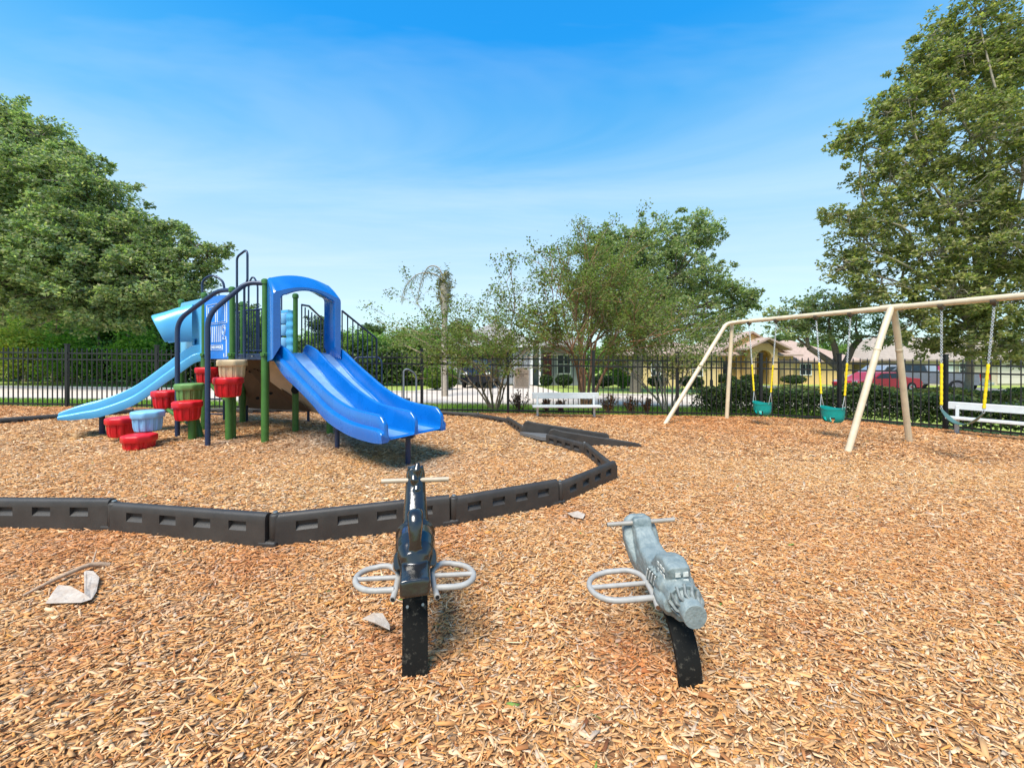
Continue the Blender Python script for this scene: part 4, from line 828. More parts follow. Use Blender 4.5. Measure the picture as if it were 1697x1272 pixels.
def crown_points(lobes, rg, nclump, per, cr, flat=.7):
    """lobes: (x,y,z,rx,ry,rz). clumps sit mostly in the outer shell of each lobe, a few reach out past it; sprigs fill each clump"""
    vol = np.array([l[3]*l[4]+l[4]*l[5]+l[3]*l[5] for l in lobes]); pr = vol/vol.sum(); li = rg.choice(len(lobes), nclump, p=pr); Lb = np.array(lobes)[li]
    d = rg.normal(size=(nclump, 3)); d /= np.linalg.norm(d, axis=1)[:, None]; ext = .60*rg.random(nclump)**4; rad = rg.uniform(.28, 1, nclump)**.5+ext
    K_ = Lb[:, :3]+d*Lb[:, 3:]*rad[:, None]; cs_ = cr*rg.uniform(.5, 1.5, nclump)*(1-1.3*ext)
    q = rg.normal(size=(nclump, per, 3)); q /= np.linalg.norm(q, axis=2)[:, :, None]; qn = (q*.9+d[:, None, :]*.5).reshape(-1, 3); q = q*(rg.random((nclump, per, 1))**.4); q[:, :, 2] *= flat
    pts = K_[:, None, :]+q*cs_[:, None, None]; tone = np.repeat(rg.uniform(.75, 1.25, nclump), per)
    crown_points.nrm = qn
    return K_, pts.reshape(-1, 3), tone
def limb(b, a, c, r0, r1, rg, sag=.12, n=6, sides=7):
    a, c = Vector(a), Vector(c); d = (c-a).length; pts = [a]
    m1 = a.lerp(c, .35)+Vector(rg.normal(0, sag*d*.35, 3))+V3(0, 0, sag*d*.3); m2 = a.lerp(c, .7)+Vector(rg.normal(0, sag*d*.35, 3))
    sp_ = spline([a, m1, m2, c], n); b.tube(sp_, [r0+(r1-r0)*(i/(len(sp_)-1))**.8 for i in range(len(sp_))], sides, caps=False); return sp_
def tree(name, base, lobes, label, cat, pal, seed, nclump=220, per=60, cr=.55, lsize=.10, trunk_r=.3, fork=2.0, bark=None, group=None, twigs=.5, stems=None, elong=1.9, flatz=.55):
    rg = np.random.default_rng(seed); base = Vector(base); t_ = thing(name, base, label, cat, group)
    L0 = [(l[0], l[1], l[2], l[3], l[4], l[5]) for l in lobes]       # already relative to base
    Kc, pts, tone = crown_points(L0, rg, nclump, max(6, per//4), cr)
    V, Fq, col = leaf_quads(pts, lsize, rg, pal=pal, light=tone, elong=elong, flatz=flatz, nrm=crown_points.nrm, spray=4)
    vmesh('crown', V, Fq, col, LEAF, parent=t_)
    b = MB(); tk = []
    stems = stems or [(0, 0, 0, fork*.1, 0, fork)]
    for (sx, sy, sz, ex, ey, ez) in stems:
        sp_ = limb(b, (sx, sy, sz-.2), (ex, ey, ez), trunk_r, trunk_r*.72, rg, .05, sides=10); tk.append(Vector((ex, ey, ez)))
    b.add([], []); 
    for l in L0:
        c = Vector(l[:3]); s_ = min(tk, key=lambda q: (q-c).length); limb(b, s_, c, trunk_r*.45, trunk_r*.14, rg, .18)
    sel = rg.choice(len(Kc), int(len(Kc)*twigs), replace=False)
    LC = np.array([l[:3] for l in L0])
    for i in sel:
        c = Kc[i]; j = np.argmin(((LC-c)**2).sum(1)); limb(b, LC[j]+rg.normal(0, .1, 3), c, trunk_r*.12, trunk_r*.025+.004, rg, .2, 3, 4)
    for i, v in enumerate(b.v): b.v[i] = (v[0]+base.x, v[1]+base.y, v[2]+base.z)
    b.build('trunk', bark or M_bark, t_, smooth=70)
    return t_
def rel(px, py, Y, rx, ry, rz, base):
    p = P(px, py, Y)-Vector(base); return (p.x, p.y, p.z, rx, ry, rz)

# big oak at the left, across the street
def gb(x, y): return (x, y, gz(x, y))
bl = gb(-28.5, 19.5)
lob = [rel(px, py, Y, r*1.15, r, r*.85, bl) for px, py, Y, r in [(-25, 165, 19.8, 1.0), (15, 200, 19.7, 1.0), (-60, 278, 19.5, 2.9), (30, 298, 18.5, 2.3), (100, 318, 18.5, 1.9), (60, 398, 17.5, 2.4), (150, 338, 18.8, 1.5), (195, 358, 19, 1.1), (140, 418, 17.8, 2), (215, 400, 18.3, 1.6), (270, 400, 19, 1.2), (-40, 420, 17.5, 2.8), (60, 450, 16.8, 2.2), (150, 470, 17.2, 2), (235, 470, 17.8, 1.7), (300, 440, 18.8, 1.15), (345, 425, 19.3, 0.75), (320, 480, 19, 0.9), (20, 475, 17, 1.5), (110, 495, 17.2, 1.2), (205, 510, 17.6, 1.1), (280, 500, 18.4, 1), (160, 530, 17.6, 0.6), (60, 228, 19.5, 1.2), (20, 243, 19.6, 1.4), (120, 273, 19.4, 0.9), (-20, 208, 20, 1.2), (185, 306, 19.5, 0.55), (358, 415, 19.5, 0.5), (228, 383, 19.5, 0.7)]]
tree('oak_tree', bl, lob, 'massive dark green oak filling the left side of the sky', 'tree', PAL_OAK, 3, nclump=2100, per=130, cr=.50, lsize=.145, trunk_r=.42, fork=4.5, twigs=.3)
# big oak at the right
br = gb(18.6, 16.0)
lob = [rel(px, py, Y, r*1.1, r, r*.8, br) for px, py, Y, r in [(1640, 120, 16, 1.6), (1720, 150, 15.5, 1.9), (1560, 180, 16, 1.25), (1500, 215, 16, .95), (1435, 225, 16, .75), (1400, 235, 16, .4), (1520, 140, 16.2, .9), (1590, 95, 16, 1.1), (1505, 165, 16, .8), (1545, 100, 16, .8), (1470, 190, 16, .7), (1405, 222, 16, .55), (1555, 60, 16.4, .8), (1620, 25, 16, 1.2), (1620, 230, 15, 1.7), (1530, 270, 15.6, 1.1), (1440, 275, 15.8, .85), (1475, 300, 15.5, .9), (1720, 290, 14.6, 1.9), (1580, 340, 15, 1.4), (1480, 355, 15.5, 1.1), (1405, 365, 15.8, .7), (1385, 355, 15.9, .4), (1425, 410, 15.6, 1.0), (1400, 440, 15.6, .7), (1660, 400, 14.5, 1.7), (1540, 420, 15, 1.25), (1460, 465, 15.3, 1.15), (1430, 490, 15.3, .6), (1580, 490, 14.6, 1.2), (1680, 500, 14.2, 1.4), (1520, 530, 15.2, .9), (1610, 560, 14.8, .95), (1700, 570, 14.2, .95), (1655, 575, 14.4, .8), (1540, 575, 15.3, .5), (1570, 105, 16.5, .5), (1760, 420, 14.5, 1.6), (1560, 570, 15.5, .4), (1640, 90, 16.5, 1.0), (1700, 60, 16, 1.3)]]
tree('oak_tree', br, lob, 'tall olive green oak leaning in from the right edge above the swing set', 'tree', PAL_OAKR, 4, nclump=2150, per=66, cr=.36, lsize=.135, trunk_r=.15, bark=mat('pale_oak_bark', (.30, .25, .19), .9, var=.3, scale=8, bump=.4), fork=3.2, twigs=.5, stems=[(0, 0, 0, .2, 0, 3.0)])
# small crooked oak behind the swing
bc = gb(15.6, 18.6)
lob = [rel(px, py, Y, r*1.3, r, r*.7, bc) for px, py, Y, r in [(1330, 520, 18.6, 1.0), (1300, 545, 18.4, .6), (1370, 505, 18.6, .9), (1420, 530, 18.4, 1.1), (1290, 520, 18.8, .5), (1460, 555, 18, .8), (1350, 545, 18.6, .8), (1400, 560, 18.6, .5)]]
tree('crooked_oak', bc, lob, 'small oak with crooked bare limbs in front of the pink tiled roof', 'tree', PAL_OAK, 5, nclump=260, per=55, cr=.34, lsize=.13, trunk_r=.16, twigs=.4, stems=[(0, 0, 0, .05, 0, 1.5), (.05, 0, 1.4, -1.6, -.1, 2.3), (0, 0, 1.45, .9, 0, 2.7), (.0, 0, 1.4, -.5, 0, 2.9)])
# oak behind the myrtles in the middle
bm_ = gb(6.6, 21.0)
lob = [rel(px, py, Y, r*1.35, r*1.1, r*1.0, bm_) for px, py, Y, r in [(1120, 400, 21, 1.25), (1150, 380, 21, .9), (1060, 430, 21, 1.6), (1010, 450, 21, 1.4), (1110, 460, 20.6, 1.6), (1170, 470, 21, 1.1), (1210, 500, 21, .9), (1050, 500, 20.6, 1.5), (1140, 520, 20.5, 1.3), (990, 410, 21, .9), (1040, 395, 21.3, .8), (1225, 490, 21, .6), (980, 510, 21, 1.2), (1185, 545, 21, .9), (1170, 395, 21, .45), (1245, 495, 21, .35)]]
tree('oak_tree', bm_, lob, 'dark green oak rising behind the crape myrtles in the middle', 'tree', PAL_OAK, 6, nclump=900, per=85, cr=.42, lsize=.14, trunk_r=.33, fork=3.0, twigs=.3)

# crape myrtles: many bare stems fanning out, thin twigs, sparse leaves
def myrtle(base, stems_n, h, spread, label, seed, leaf_n, bark, lean=0, lsz=.066, pal=PAL_MYR, r0=.04, lowfork=.45, asym=0):
    rg = np.random.default_rng(seed); base = Vector(base); t_ = thing('crape_myrtle', base, label, 'tree', 'crape myrtles behind the fence'); b = MB(); tips = []
    def grow(p, d, ln, r, dep):
        n = 4; pts = [p]; q = Vector(p); dd = Vector(d)
        for i in range(n):
            dd = (dd+Vector(rg.normal(0, .10, 3))+V3(0, 0, .02)).normalized(); q = q+dd*(ln/n); pts.append(Vector(q))
        b.tube(pts, [r*(1-.35*i/n) for i in range(n+1)], 6 if dep < 2 else 4, caps=False)
        if dep >= 2: tips.extend([pts[2], pts[3]])
        if dep >= 4 or ln < .16: tips.append(pts[-1]); tips.append(pts[-1]); return
        k = 3 if dep < 3 else 2
        for i in range(k):
            nd = (dd+Vector(rg.normal(0, .42, 3))).normalized()
            if nd.z < -.05: nd.z = .1; nd.normalize()
            grow(pts[-1] if i < 2 else pts[2], nd, ln*rg.uniform(.62, .86), r*.58, dep+1)
    for i in range(stems_n):
        a = 2*math.pi*i/stems_n+rg.uniform(-.3, .3); s_ = rg.uniform(.5, 1)*spread
        d = Vector((math.cos(a)*s_+lean, math.sin(a)*s_*.7, 1)).normalized()
        grow(Vector((math.cos(a)*.07, math.sin(a)*.06, -.1)), d, h*rg.uniform(.30, .38), r0*rg.uniform(.7, 1.15), 0)
    T = np.array([list(v) for v in tips]); k = rg.integers(0, len(T), leaf_n); C = T[k]+rg.normal(0, .085, (leaf_n, 3))
    C = C[C[:, 2] > .55*lowfork*h]
    V, Fq, col = leaf_quads(C, lsz, rg, pal=pal, elong=1.7); vmesh('crown', V, Fq, col, LEAF, parent=t_)
    for i, v in enumerate(b.v): b.v[i] = (v[0]+base.x, v[1]+base.y, v[2]+base.z)
    b.build('trunk', bark, t_, smooth=70); return t_
M_barkr = mat('red_myrtle_bark', (.30, .15, .085), .75, var=.3, scale=9, bump=.2)
myrtle(gb(-.50, 11.0), 6, 3.75, .55, 'sparse crape myrtle with pale splayed stems left of the rules sign', 21, 18000, M_barkm, lean=-.05)
myrtle(gb(2.15, 11.6), 7, 5.0, .36, 'tallest crape myrtle with reddish trunk behind the first bench', 22, 34000, M_barkr, r0=.06)
myrtle(gb(4.45, 11.2), 7, 3.7, .46, 'twiggy crape myrtle with pale mottled stems just left of the swing frame', 23, 15500, mat('pale_myrtle_bark', (.42, .36, .29), .8, var=.3, scale=10), r0=.035, lean=-.12)
# ragged palm
pb = gb(-2.72, 16.8-.9); t_ = thing('palm_tree', pb, 'thin palm trunk with ragged drooping dead fronds', 'palm'); b = MB()
top = P(737, 470, 15.9); b.tube(spline([Vector(pb)-V3(0, 0, .2), Vector(pb)+V3(-.02, 0, 1.5), V3(top.x, 15.9, 3.4), top], 6), [.14]*6+[.12]*6+[.17]*6+[.15], 12); b.build('trunk', M_palmb, t_, smooth=60)
rg = np.random.default_rng(11); b = MB(); LV = []
for (dx, up, ln) in ((-1.0, .9, 2.2), (-.7, 1.5, 2.0), (.25, 1.0, 1.0), (-.35, .5, 1.0)):
    pts = spline([top, top+V3(dx*.35*ln*.5, 0, up*.42), top+V3(dx*.5*ln, .1, up*.45), top+V3(dx*.72*ln, .1, up*.05-.1), top+V3(dx*.80*ln, .1, up*.0-.55)], 8); b.tube(pts, [.03*(1-i/len(pts))+.006 for i in range(len(pts))], 6)
    for p in pts[4:]:
        for k in range(4): LV.append([p.x+rg.normal(0, .04), p.y+rg.normal(0, .06), p.z-rg.uniform(.02, .22)])
b.build('frond_stalk', M_palmb, t_, smooth=60); LV = np.array(LV)-np.array(pb)
V, Fq, col = leaf_quads(LV, .34, rg, elong=14, droop=1.2, pal=[(.20, .19, .12), (.14, .15, .08), (.25, .22, .15)]); vmesh('frond_leaves', V, Fq, col, LEAF, parent=t_)
C = rg.normal(size=(500, 3))*np.array([.17, .17, .45])+np.array([top.x-pb[0], 0, top.z-pb[2]-.35]); V, Fq, col = leaf_quads(C, .22, rg, elong=5, pal=[(.16, .15, .05), (.2, .17, .06), (.11, .12, .04)]); vmesh('dead_boots', V, Fq, col, LEAF, parent=t_)

# far woodland: individual trees, three shapes copied
protos = []
def forest_tree(loc, sc, kind, rot):
    global protos
    if len(protos) <= kind:
        spec = [(8.0, 2.6, PAL_FOR, 'f'), (9.5, 2.2, [(.08, .13, .045), (.10, .15, .05), (.12, .17, .06)], 'p'), (6.0, 2.9, [(.17, .24, .05), (.22, .28, .06), (.14, .21, .05), (.28, .28, .08)], 'l')][kind]
        hgt, r, pal, _ = spec; rg = np.random.default_rng(40+kind)
        lobes = [(rg.normal(0, r*.45), rg.normal(0, r*.45), hgt*rg.uniform(.42 if kind != 1 else .55, .88), r*rg.uniform(.35, .6), r*rg.uniform(.35, .6), r*rg.uniform(.28, .45)) for _ in range(13)]
        p = tree('woodland_tree', (loc[0], loc[1], loc[2]), lobes, 'x', 'tree', pal, 50+kind, nclump=330, per=44, cr=.55, lsize=.26, trunk_r=.16, fork=hgt*.4, twigs=.12, group='trees of the far woodland'); protos.append(p); o = p
    else: o = copy_tree(protos[kind])
    o.location = loc; o.scale = (sc, sc, sc*1.0); o.rotation_euler = (0, 0, rot); return o
adj = ['dense mid green woodland tree', 'slim dark woodland pine', 'bright yellow green woodland tree']
rnd = random.Random(9)
spots = []
for i, px in enumerate([-120, -70, -25, 20, 62, 100, 140, 180, 222, 262, 300, 340, 380, 420, 462, 505, 548, 590, 632, 672, 705, 742, 790]):
    spots.append((px, 25+rnd.uniform(0, 3), [0, 2, 0, 0, 2, 0, 2, 0, 0, 2, 0, 0, 1, 0, 0, 0, 1, 0, 0, 2, 0, 0, 0][i]))
for i, px in enumerate([-90, 0, 85, 165, 240, 320, 400, 470, 530, 575, 612, 650, 690, 760, 860, 940, 1010, 1090, 1190, 1290, 1370]):
    spots.append((px, 36+rnd.uniform(0, 5), [0, 1, 0][i % 3]))
where = {}; meta = []
for k, (px, Y, kd_) in enumerate(sorted(spots, key=lambda s: s[2])):
    X = (px-CX)*Y/F; topy = 520 if px < 450 else (548 if px < 800 else 560)
    if kd_ == 1: topy -= 12
    hz_ = H-(topy-HY)*Y/F-gz(X, Y); base_h = (7.6, 8.9, 5.6)[kd_]; sc = hz_/base_h*rnd.uniform(.92, 1.06)
    if kd_ == 1 and Y < 33: sc *= 1.1
    o = forest_tree((X, Y, gz(X, Y)-.1), sc, kd_, rnd.uniform(0, 6.28))
    nth = 'behind the left oak' if px < 250 else 'behind the play structure' if px < 560 else 'above the stair railing' if px < 700 else 'behind the grey house' if px < 950 else 'behind the middle oak' if px < 1200 else 'behind the yellow house'
    rowt = 'near row' if Y < 33 else 'far row'
    key = (kd_, nth, rowt); where[key] = where.get(key, 0)+1
    meta.append((o, px, kd_, rowt)); o['group'] = f'{rowt} woodland {("broad trees","pines","light trees")[kd_]} {nth}'
ords = 'first second third fourth fifth sixth seventh eighth ninth tenth eleventh twelfth thirteenth fourteenth fifteenth sixteenth seventeenth'.split()
for kd_ in (0, 1, 2):
    for rowt in ('near row', 'far row'):
        sel_ = sorted([q for q in meta if q[2] == kd_ and q[3] == rowt], key=lambda q: q[1])
        for i_, q in enumerate(sel_): q[0]['label'] = f'{adj[kd_]}, {ords[i_]} of its kind from the left in the {rowt}'
# dark undergrowth at the wood's edge
def bushmass(name, path, hgt, dep, n, lsz, pal, label, cat, kind=None, seed=1, group=None, ls2=.0):
    rg = np.random.default_rng(seed); seg = rg.integers(0, len(path)-1, n); t = rg.random(n); a = np.array(path)
    xy = a[seg]+(a[seg+1]-a[seg])*t[:, None]; xy = xy+rg.normal(0, dep*.35, (n, 2)); zz = rg.random(n)**.75*hgt*(1+.16*np.sin(xy[:, 0]*2.3)+.10*np.sin(xy[:, 0]*5.1+1))
    g = np.array([gz(x, y) for x, y in xy]); c0 = path[len(path)//2]; c0 = (c0[0], c0[1], gz(*c0))
    C = np.stack([xy[:, 0], xy[:, 1], g+zz+.03], 1)-np.array(c0); V, Fq, col = leaf_quads(C, lsz, rg, pal=pal, elong=1.6)
    o = vmesh(name, V, Fq, col, LEAF, loc=c0); return tag(o, label, cat, group, kind)
bushmass('undergrowth', [(-42, 24.5), (-30, 24.6), (-18, 24.6), (-9, 25), (-5.5, 27)], 2.3, 1.6, 60000, .22, [(.09, .14, .045), (.12, .18, .055), (.06, .10, .035), (.16, .20, .07)], 'dark undergrowth along the foot of the woodland', 'undergrowth', 'stuff', 2)
bushmass('undergrowth', [(-8, 33), (5, 34), (20, 40), (40, 42)], 3.0, 2.0, 30000, .3, PAL_FOR, 'green undergrowth behind the houses', 'undergrowth', 'stuff', 4)
# thin pale trunks at the wood's edge
tp_ = None
for i, (px, y0_, lb) in enumerate([(40, 23.6, 'leftmost of the thin pale trunks at the edge of the wood'), (87, 23.9, 'thin grey trunk at the wood edge just left of the tall fence post'), (123, 24, 'short thin trunk at the wood edge just right of the left fence post'), (167, 23.8, 'pale slender trunk at the wood edge beyond the foot of the light blue slide'), (190, 24.2, 'darker slender trunk beyond the light blue slide'), (213, 23.8, 'whitish leaning trunk beyond the light blue slide'), (262, 24.0, 'thin trunk above the middle of the light blue slide')]):
    X = (px-CX)*y0_/F; g = gz(X, y0_); rg = np.random.default_rng(70+i); t_ = thing('slender_tree', (X, y0_, g), lb, 'tree', None); b = MB(); limb(b, (X, y0_, g-.2), (X+rg.normal(0, .35), y0_+.3, g+4.2), .11, .06, rg, .04); b.build('trunk', mat('grey_trunk', (.30, .25, .19), .9, var=.3, scale=5), t_, smooth=70)
    K_, pts, tone = crown_points([(0, .3, 4.4, 1.2, 1, .8)], rg, 30, 40, .4); V, Fq, col = leaf_quads(pts, .2, rg, pal=PAL_FOR, light=tone); vmesh('crown', V, Fq, col, LEAF, parent=t_)
# hedge outside the right part of the fence, one clipped run
PAL_HED = [(0.050, 0.092, 0.037), (0.076, 0.126, 0.047), (0.037, 0.060, 0.030), (0.118, 0.168, 0.059), (0.059, 0.084, 0.042), (0.168, 0.202, 0.067)]
bushmass('clipped_hedge', [(5.2, 10.75), (6.5, 10.65), (8.1, 10.2), (9.2, 9.6), (10.2, 8.6), (11.2, 7.2), (12.1, 5.4)], .70, .42, 30000, .075, PAL_HED, 'dark clipped hedge close behind the fence on the right', 'hedge', seed=5)
bushmass('low_hedge', [(9.0, 15.6), (12, 15.8), (15, 15.6), (20, 15.2), (25, 14.6)], .48, .7, 26000, .11, [(.12, .16, .04), (.16, .18, .06), (.09, .12, .035), (.20, .19, .09)], 'lighter yellow green hedge in front of the yellow house', 'hedge', seed=6)
def bush(px, py, Y, r, h, n, pal, label, seed, lsz=.11, name='round_bush', cat='bush'):
    rg = np.random.default_rng(seed); X = (px-CX)*Y/F; base = (X, Y, gz(X, Y)); t_ = thing(name, base, label, cat)
    d = rg.normal(size=(n, 3)); d /= np.linalg.norm(d, axis=1)[:, None]; d *= (rg.random((n, 1))**.3 if 'round' in name else np.abs(rg.normal(.62, .30, (n, 1)))*(1+.25*np.sin(d[:, :1]*7+seed)+.2*np.sin(d[:, 2:]*9))); C = d*np.array([r, r*.9, h/2])+np.array([0, 0, h/2+.02])
    V, Fq, col = leaf_quads(C, lsz, rg, pal=pal, elong=1.6); vmesh('foliage', V, Fq, col, LEAF, parent=t_)
    b = MB(); [limb(b, (X, Y, base[2]-.1), (X+rg.normal(0, r*.4), Y+rg.normal(0, r*.3), base[2]+h*.6), .03, .012, rg) for _ in range(5)]; b.build('stem', M_bark, t_, smooth=70); return t_
PB = [(.11, .19, .02), (.15, .24, .03), (.08, .14, .02), (.18, .26, .05)]
bush(722, 640, 20.0, .68, 1.28, 4200, PB, 'bright green round bush left of the palm trunk', 81)
bush(745, 640, 21.0, .45, 1.05, 2000, PB, 'bright green bush right of the palm trunk, by the grey house', 82)
PY = [(.50, .48, .12), (.38, .42, .09), (.60, .52, .15), (.28, .38, .08)]; PB2 = [(.20, .36, .05), (.28, .44, .07), (.16, .28, .05), (.34, .48, .10)]
bush(30, 640, 21.5, 1.8, 3.6, 10000, PY, 'tall yellow green shrub at the left edge under the big oak', 83, .16, 'tall_shrub', 'shrub')
bush(112, 640, 21.8, 1.3, 3.1, 6000, PB2, 'tall bright green shrub just right of the left fence post', 84, .16, 'tall_shrub', 'shrub')
bush(228, 640, 22.0, 1.4, 3.2, 7000, PB2, 'tall bright green shrub beyond the middle of the light blue slide', 85, .16, 'tall_shrub', 'shrub')
PD = [(.03, .06, .02), (.045, .08, .025), (.025, .04, .015), (.07, .12, .03)]
for i, (px, w_, lb) in enumerate([(905, .5, 'low dark bush in front of the red porch door'), (935, .7, 'low dark bush under the grey house window'), (1000, 1.0, 'wide dark bush behind the first bench right end'), (1035, 1.0, 'dark bush left of the middle oak trunk'), (1090, .8, 'dark bush in front of the pale yellow wall'), (1145, 1.0, 'dark bush behind the left swing leg'), (1200, 1.1, 'dark green bush below the small arched window'), (1245, 1.0, 'dark green bush left of the yellow house entry'), (1315, 1.1, 'dark bush right of the yellow house entry')]):
    bush(px, 640, 25.2+i*.15+(5.5 if px > 1180 else 0), w_*.85, .75, 1800, PD, lb, 90+i, .13)
bush(1030, 640, 23.5, .5, 1.5, 1200, PB, 'tall bright green shrub beside the middle oak trunk', 97, .12)
# dark red spiky shrubs right behind the fence
PR = [(.13, .05, .03), (.20, .08, .035), (.09, .05, .03), (.08, .09, .03), (.26, .12, .05)]
def spiky(px, Y, h, w_, label, seed):
    rg = np.random.default_rng(seed); X = (px-CX)*Y/F; base = (X, Y, gz(X, Y)); t_ = thing('red_shrub', base, label, 'shrub', 'low dark red shrubs behind the fence'); C = []; b = MB()
    for k in range(16):
        e = Vector((rg.normal(0, w_*.5), rg.normal(0, w_*.3), h*rg.uniform(.6, 1.1))); b.tube([V3(X, Y, base[2]-.03)+V3(e.x*.2, e.y*.2, 0), V3(X, Y, base[2])+e], [.009, .004], 5)
        for q in range(26): C.append(list(e*rg.uniform(.25, 1.0)+Vector(rg.normal(0, .02, 3))))
    b.build('stem', mat('red_stem', (.16, .06, .04), .8), t_, smooth=60); C = np.array(C); V, Fq, col = leaf_quads(C, .07, rg, elong=2.6, pal=PR, flatz=1.6, droop=-.6); vmesh('foliage', V, Fq, col, LEAF, parent=t_)
for i, (px, Y, h, w_, lb) in enumerate([(861, 10.35, .52, .30, 'bushiest dark red shrub, directly under the rules sign'), (905, 10.3, .34, .16, 'thin dark red shrub behind the left half of the first bench'), (930, 10.3, .34, .16, 'thin dark red shrub behind the middle of the first bench'), (1008, 10.35, .50, .26, 'dark red shrub just right of the first bench'), (1046, 10.35, .42, .22, 'dark red shrub second to the right of the first bench'), (1073, 10.35, .38, .15, 'small dark red shrub left of the mottled crape myrtle stems')]): spiky(px, Y, h, w_, lb, 120+i)
# grass blades outside the fence
rg = np.random.default_rng(33); n = 52000; X = rg.uniform(-19, 9, n); Yv = rg.uniform(10.2, 12.1, n); k = np.ones(n, bool)
X, Yv = X[k], Yv[k]; Zg = np.array([gz(x, y) for x, y in zip(X, Yv)])-.045; a = rg.uniform(0, 3.14, n); hh = rg.uniform(.03, .09, n); w_ = .008
dx, dy = np.cos(a)*w_, np.sin(a)*w_; ox, oy = rg.normal(0, .025, n), rg.normal(0, .025, n)
V = np.stack([np.stack([X-dx, Yv-dy, Zg], 1), np.stack([X+dx, Yv+dy, Zg], 1), np.stack([X+dx*.3+ox, Yv+dy*.3+oy, Zg+hh], 1), np.stack([X-dx*.3+ox, Yv-dy*.3+oy, Zg+hh], 1)], 1).reshape(-1, 3)
pal = np.array([(0.180, 0.324, 0.045), (0.252, 0.396, 0.063), (0.360, 0.450, 0.090), (0.144, 0.252, 0.036)]); col = pal[rg.integers(0, 4, n)]*rg.uniform(.8, 1.25, n)[:, None]
tag(vmesh('grass', V, np.arange(n*4).reshape(-1, 4), col, GRASS), 'short green grass on the verge behind the fence', 'grass', kind='stuff')

# ---------------------------------------------------------------- houses
M_gw = mat('grey_siding', (.30, .31, .33), .7, var=.06); M_gd = mat('grey_garage_door', (.27, .29, .32), .5, var=.05); M_trim = mat('white_trim', (.72, .72, .70), .5, var=.04)
M_roofg = mat('grey_shingle', (.26, .24, .22), .9, var=.25, scale=4, bump=.4, bscale=25); M_win = mat('dark_window', (.03, .04, .045), .15, var=.2, spec=.4)
M_yw = mat('yellow_stucco', (.74, .50, .21), .8, var=.08, bump=.15, bscale=60); M_py = mat('pale_yellow_stucco', (.70, .52, .26), .8, var=.06, bump=.15)
M_rp = mat('pink_tile_roof', (.42, .30, .235), .85, var=.2, scale=6, bump=.5, bscale=18); M_tanw = mat('tan_stucco', (.52, .44, .33), .85, var=.06); M_roft = mat('tan_shingle', (.36, .29, .23), .9, var=.2, scale=5, bump=.4)
def wbox(b, x0, x1, y0, y1, z0, z1): b.box(((x0+x1)/2, (y0+y1)/2, (z0+z1)/2), (x1-x0, y1-y0, z1-z0))
def hip(b, x0, x1, y0, y1, ze, zr, o=.45, th=.14, ridge_frac=None):
    x0 -= o; x1 += o; y0 -= o; y1 += o; w_ = (y1-y0)/2; ra = x0+min(w_, (x1-x0)/2*.98); rb = x1-min(w_, (x1-x0)/2*.98); ym = (y0+y1)/2
    v = [(x0, y0, ze), (x1, y0, ze), (x1, y1, ze), (x0, y1, ze), (ra, ym, zr), (rb, ym, zr)]; v += [(a, b_, c-th) for a, b_, c in v[:4]]
    b.add(v, [(0, 1, 5, 4), (1, 2, 5), (2, 3, 4, 5), (3, 0, 4), (0, 6, 7, 1), (1, 7, 8, 2), (2, 8, 9, 3), (3, 9, 6, 0), (6, 9, 8, 7)])
def gable(b, x0, x1, y0, y1, ze, zr, o=.3, th=.16):   # gable end facing -Y
    xm = (x0+x1)/2; v = [(x0-o, y0-o, ze), (xm, y0-o, zr), (x1+o, y0-o, ze), (x0-o, y1, ze), (xm, y1, zr), (x1+o, y1, ze)]; v += [(a, b_, c-th) for a, b_, c in v]
    b.add(v, [(0, 1, 4, 3), (1, 2, 5, 4), (6, 9, 10, 7), (7, 10, 11, 8), (0, 6, 7, 1), (1, 7, 8, 2), (3, 4, 10, 9), (4, 5, 11, 10), (0, 3, 9, 6), (2, 8, 11, 5)])
def window(t_, x0, x1, y, z0, z1, mull=1):
    b = MB(); f = .07
    wbox(b, x0-f, x1+f, y-.05, y, z1, z1+f); wbox(b, x0-f, x1+f, y-.07, y, z0-f, z0); wbox(b, x0-f, x0, y-.05, y, z0, z1); wbox(b, x1, x1+f, y-.05, y, z0, z1)
    for k in range(mull): xm = x0+(x1-x0)*(k+1)/(mull+1); wbox(b, xm-.02, xm+.02, y-.045, y, z0, z1)
    wbox(b, x0, x1, y-.043, y-.002, (z0+z1)/2-.02, (z0+z1)/2+.02)
    w_ = b.build('window', M_trim, t_); b = MB(); wbox(b, x0, x1, y-.015, y+.0, z0, z1); b.build('pane', M_win, w_)
# grey house
Yh = 26.4; gx = lambda px: (px-CX)*Yh/F; zz = lambda py: H-(py-HY)*Yh/F; g0 = gz(-1, Yh)
t_ = thing('grey_house', (-.5, Yh, g0), 'low grey house with a wide garage behind the sparse crape myrtle', 'house')
b = MB(); xL, xR = gx(742), gx(882); wbox(b, xL, gx(756), Yh, Yh+7, g0-.3, 2.15); wbox(b, gx(756), gx(853), Yh, Yh+7, 1.78, 2.15); wbox(b, gx(853), xR, Yh, Yh+7, g0-.3, 2.15); wbox(b, gx(756), gx(853), Yh+.3, Yh+7, g0-.3, 1.78)
wbox(b, xR, gx(970), Yh+2.0, Yh+7, g0-.3, 2.15); wbox(b, xL, xL+.01, Yh-.02, Yh, g0, g0+.3); b.build('wall', M_gw, t_)
b = MB(); x0, x1 = gx(756)+.12, gx(853)-.12
for i in range(5): wbox(b, x0, x1, Yh+.16, Yh+.22, g0+.04+i*.44, g0+.04+i*.44+.425)
b.build('garage_door', M_gd, t_, bevel=.01)
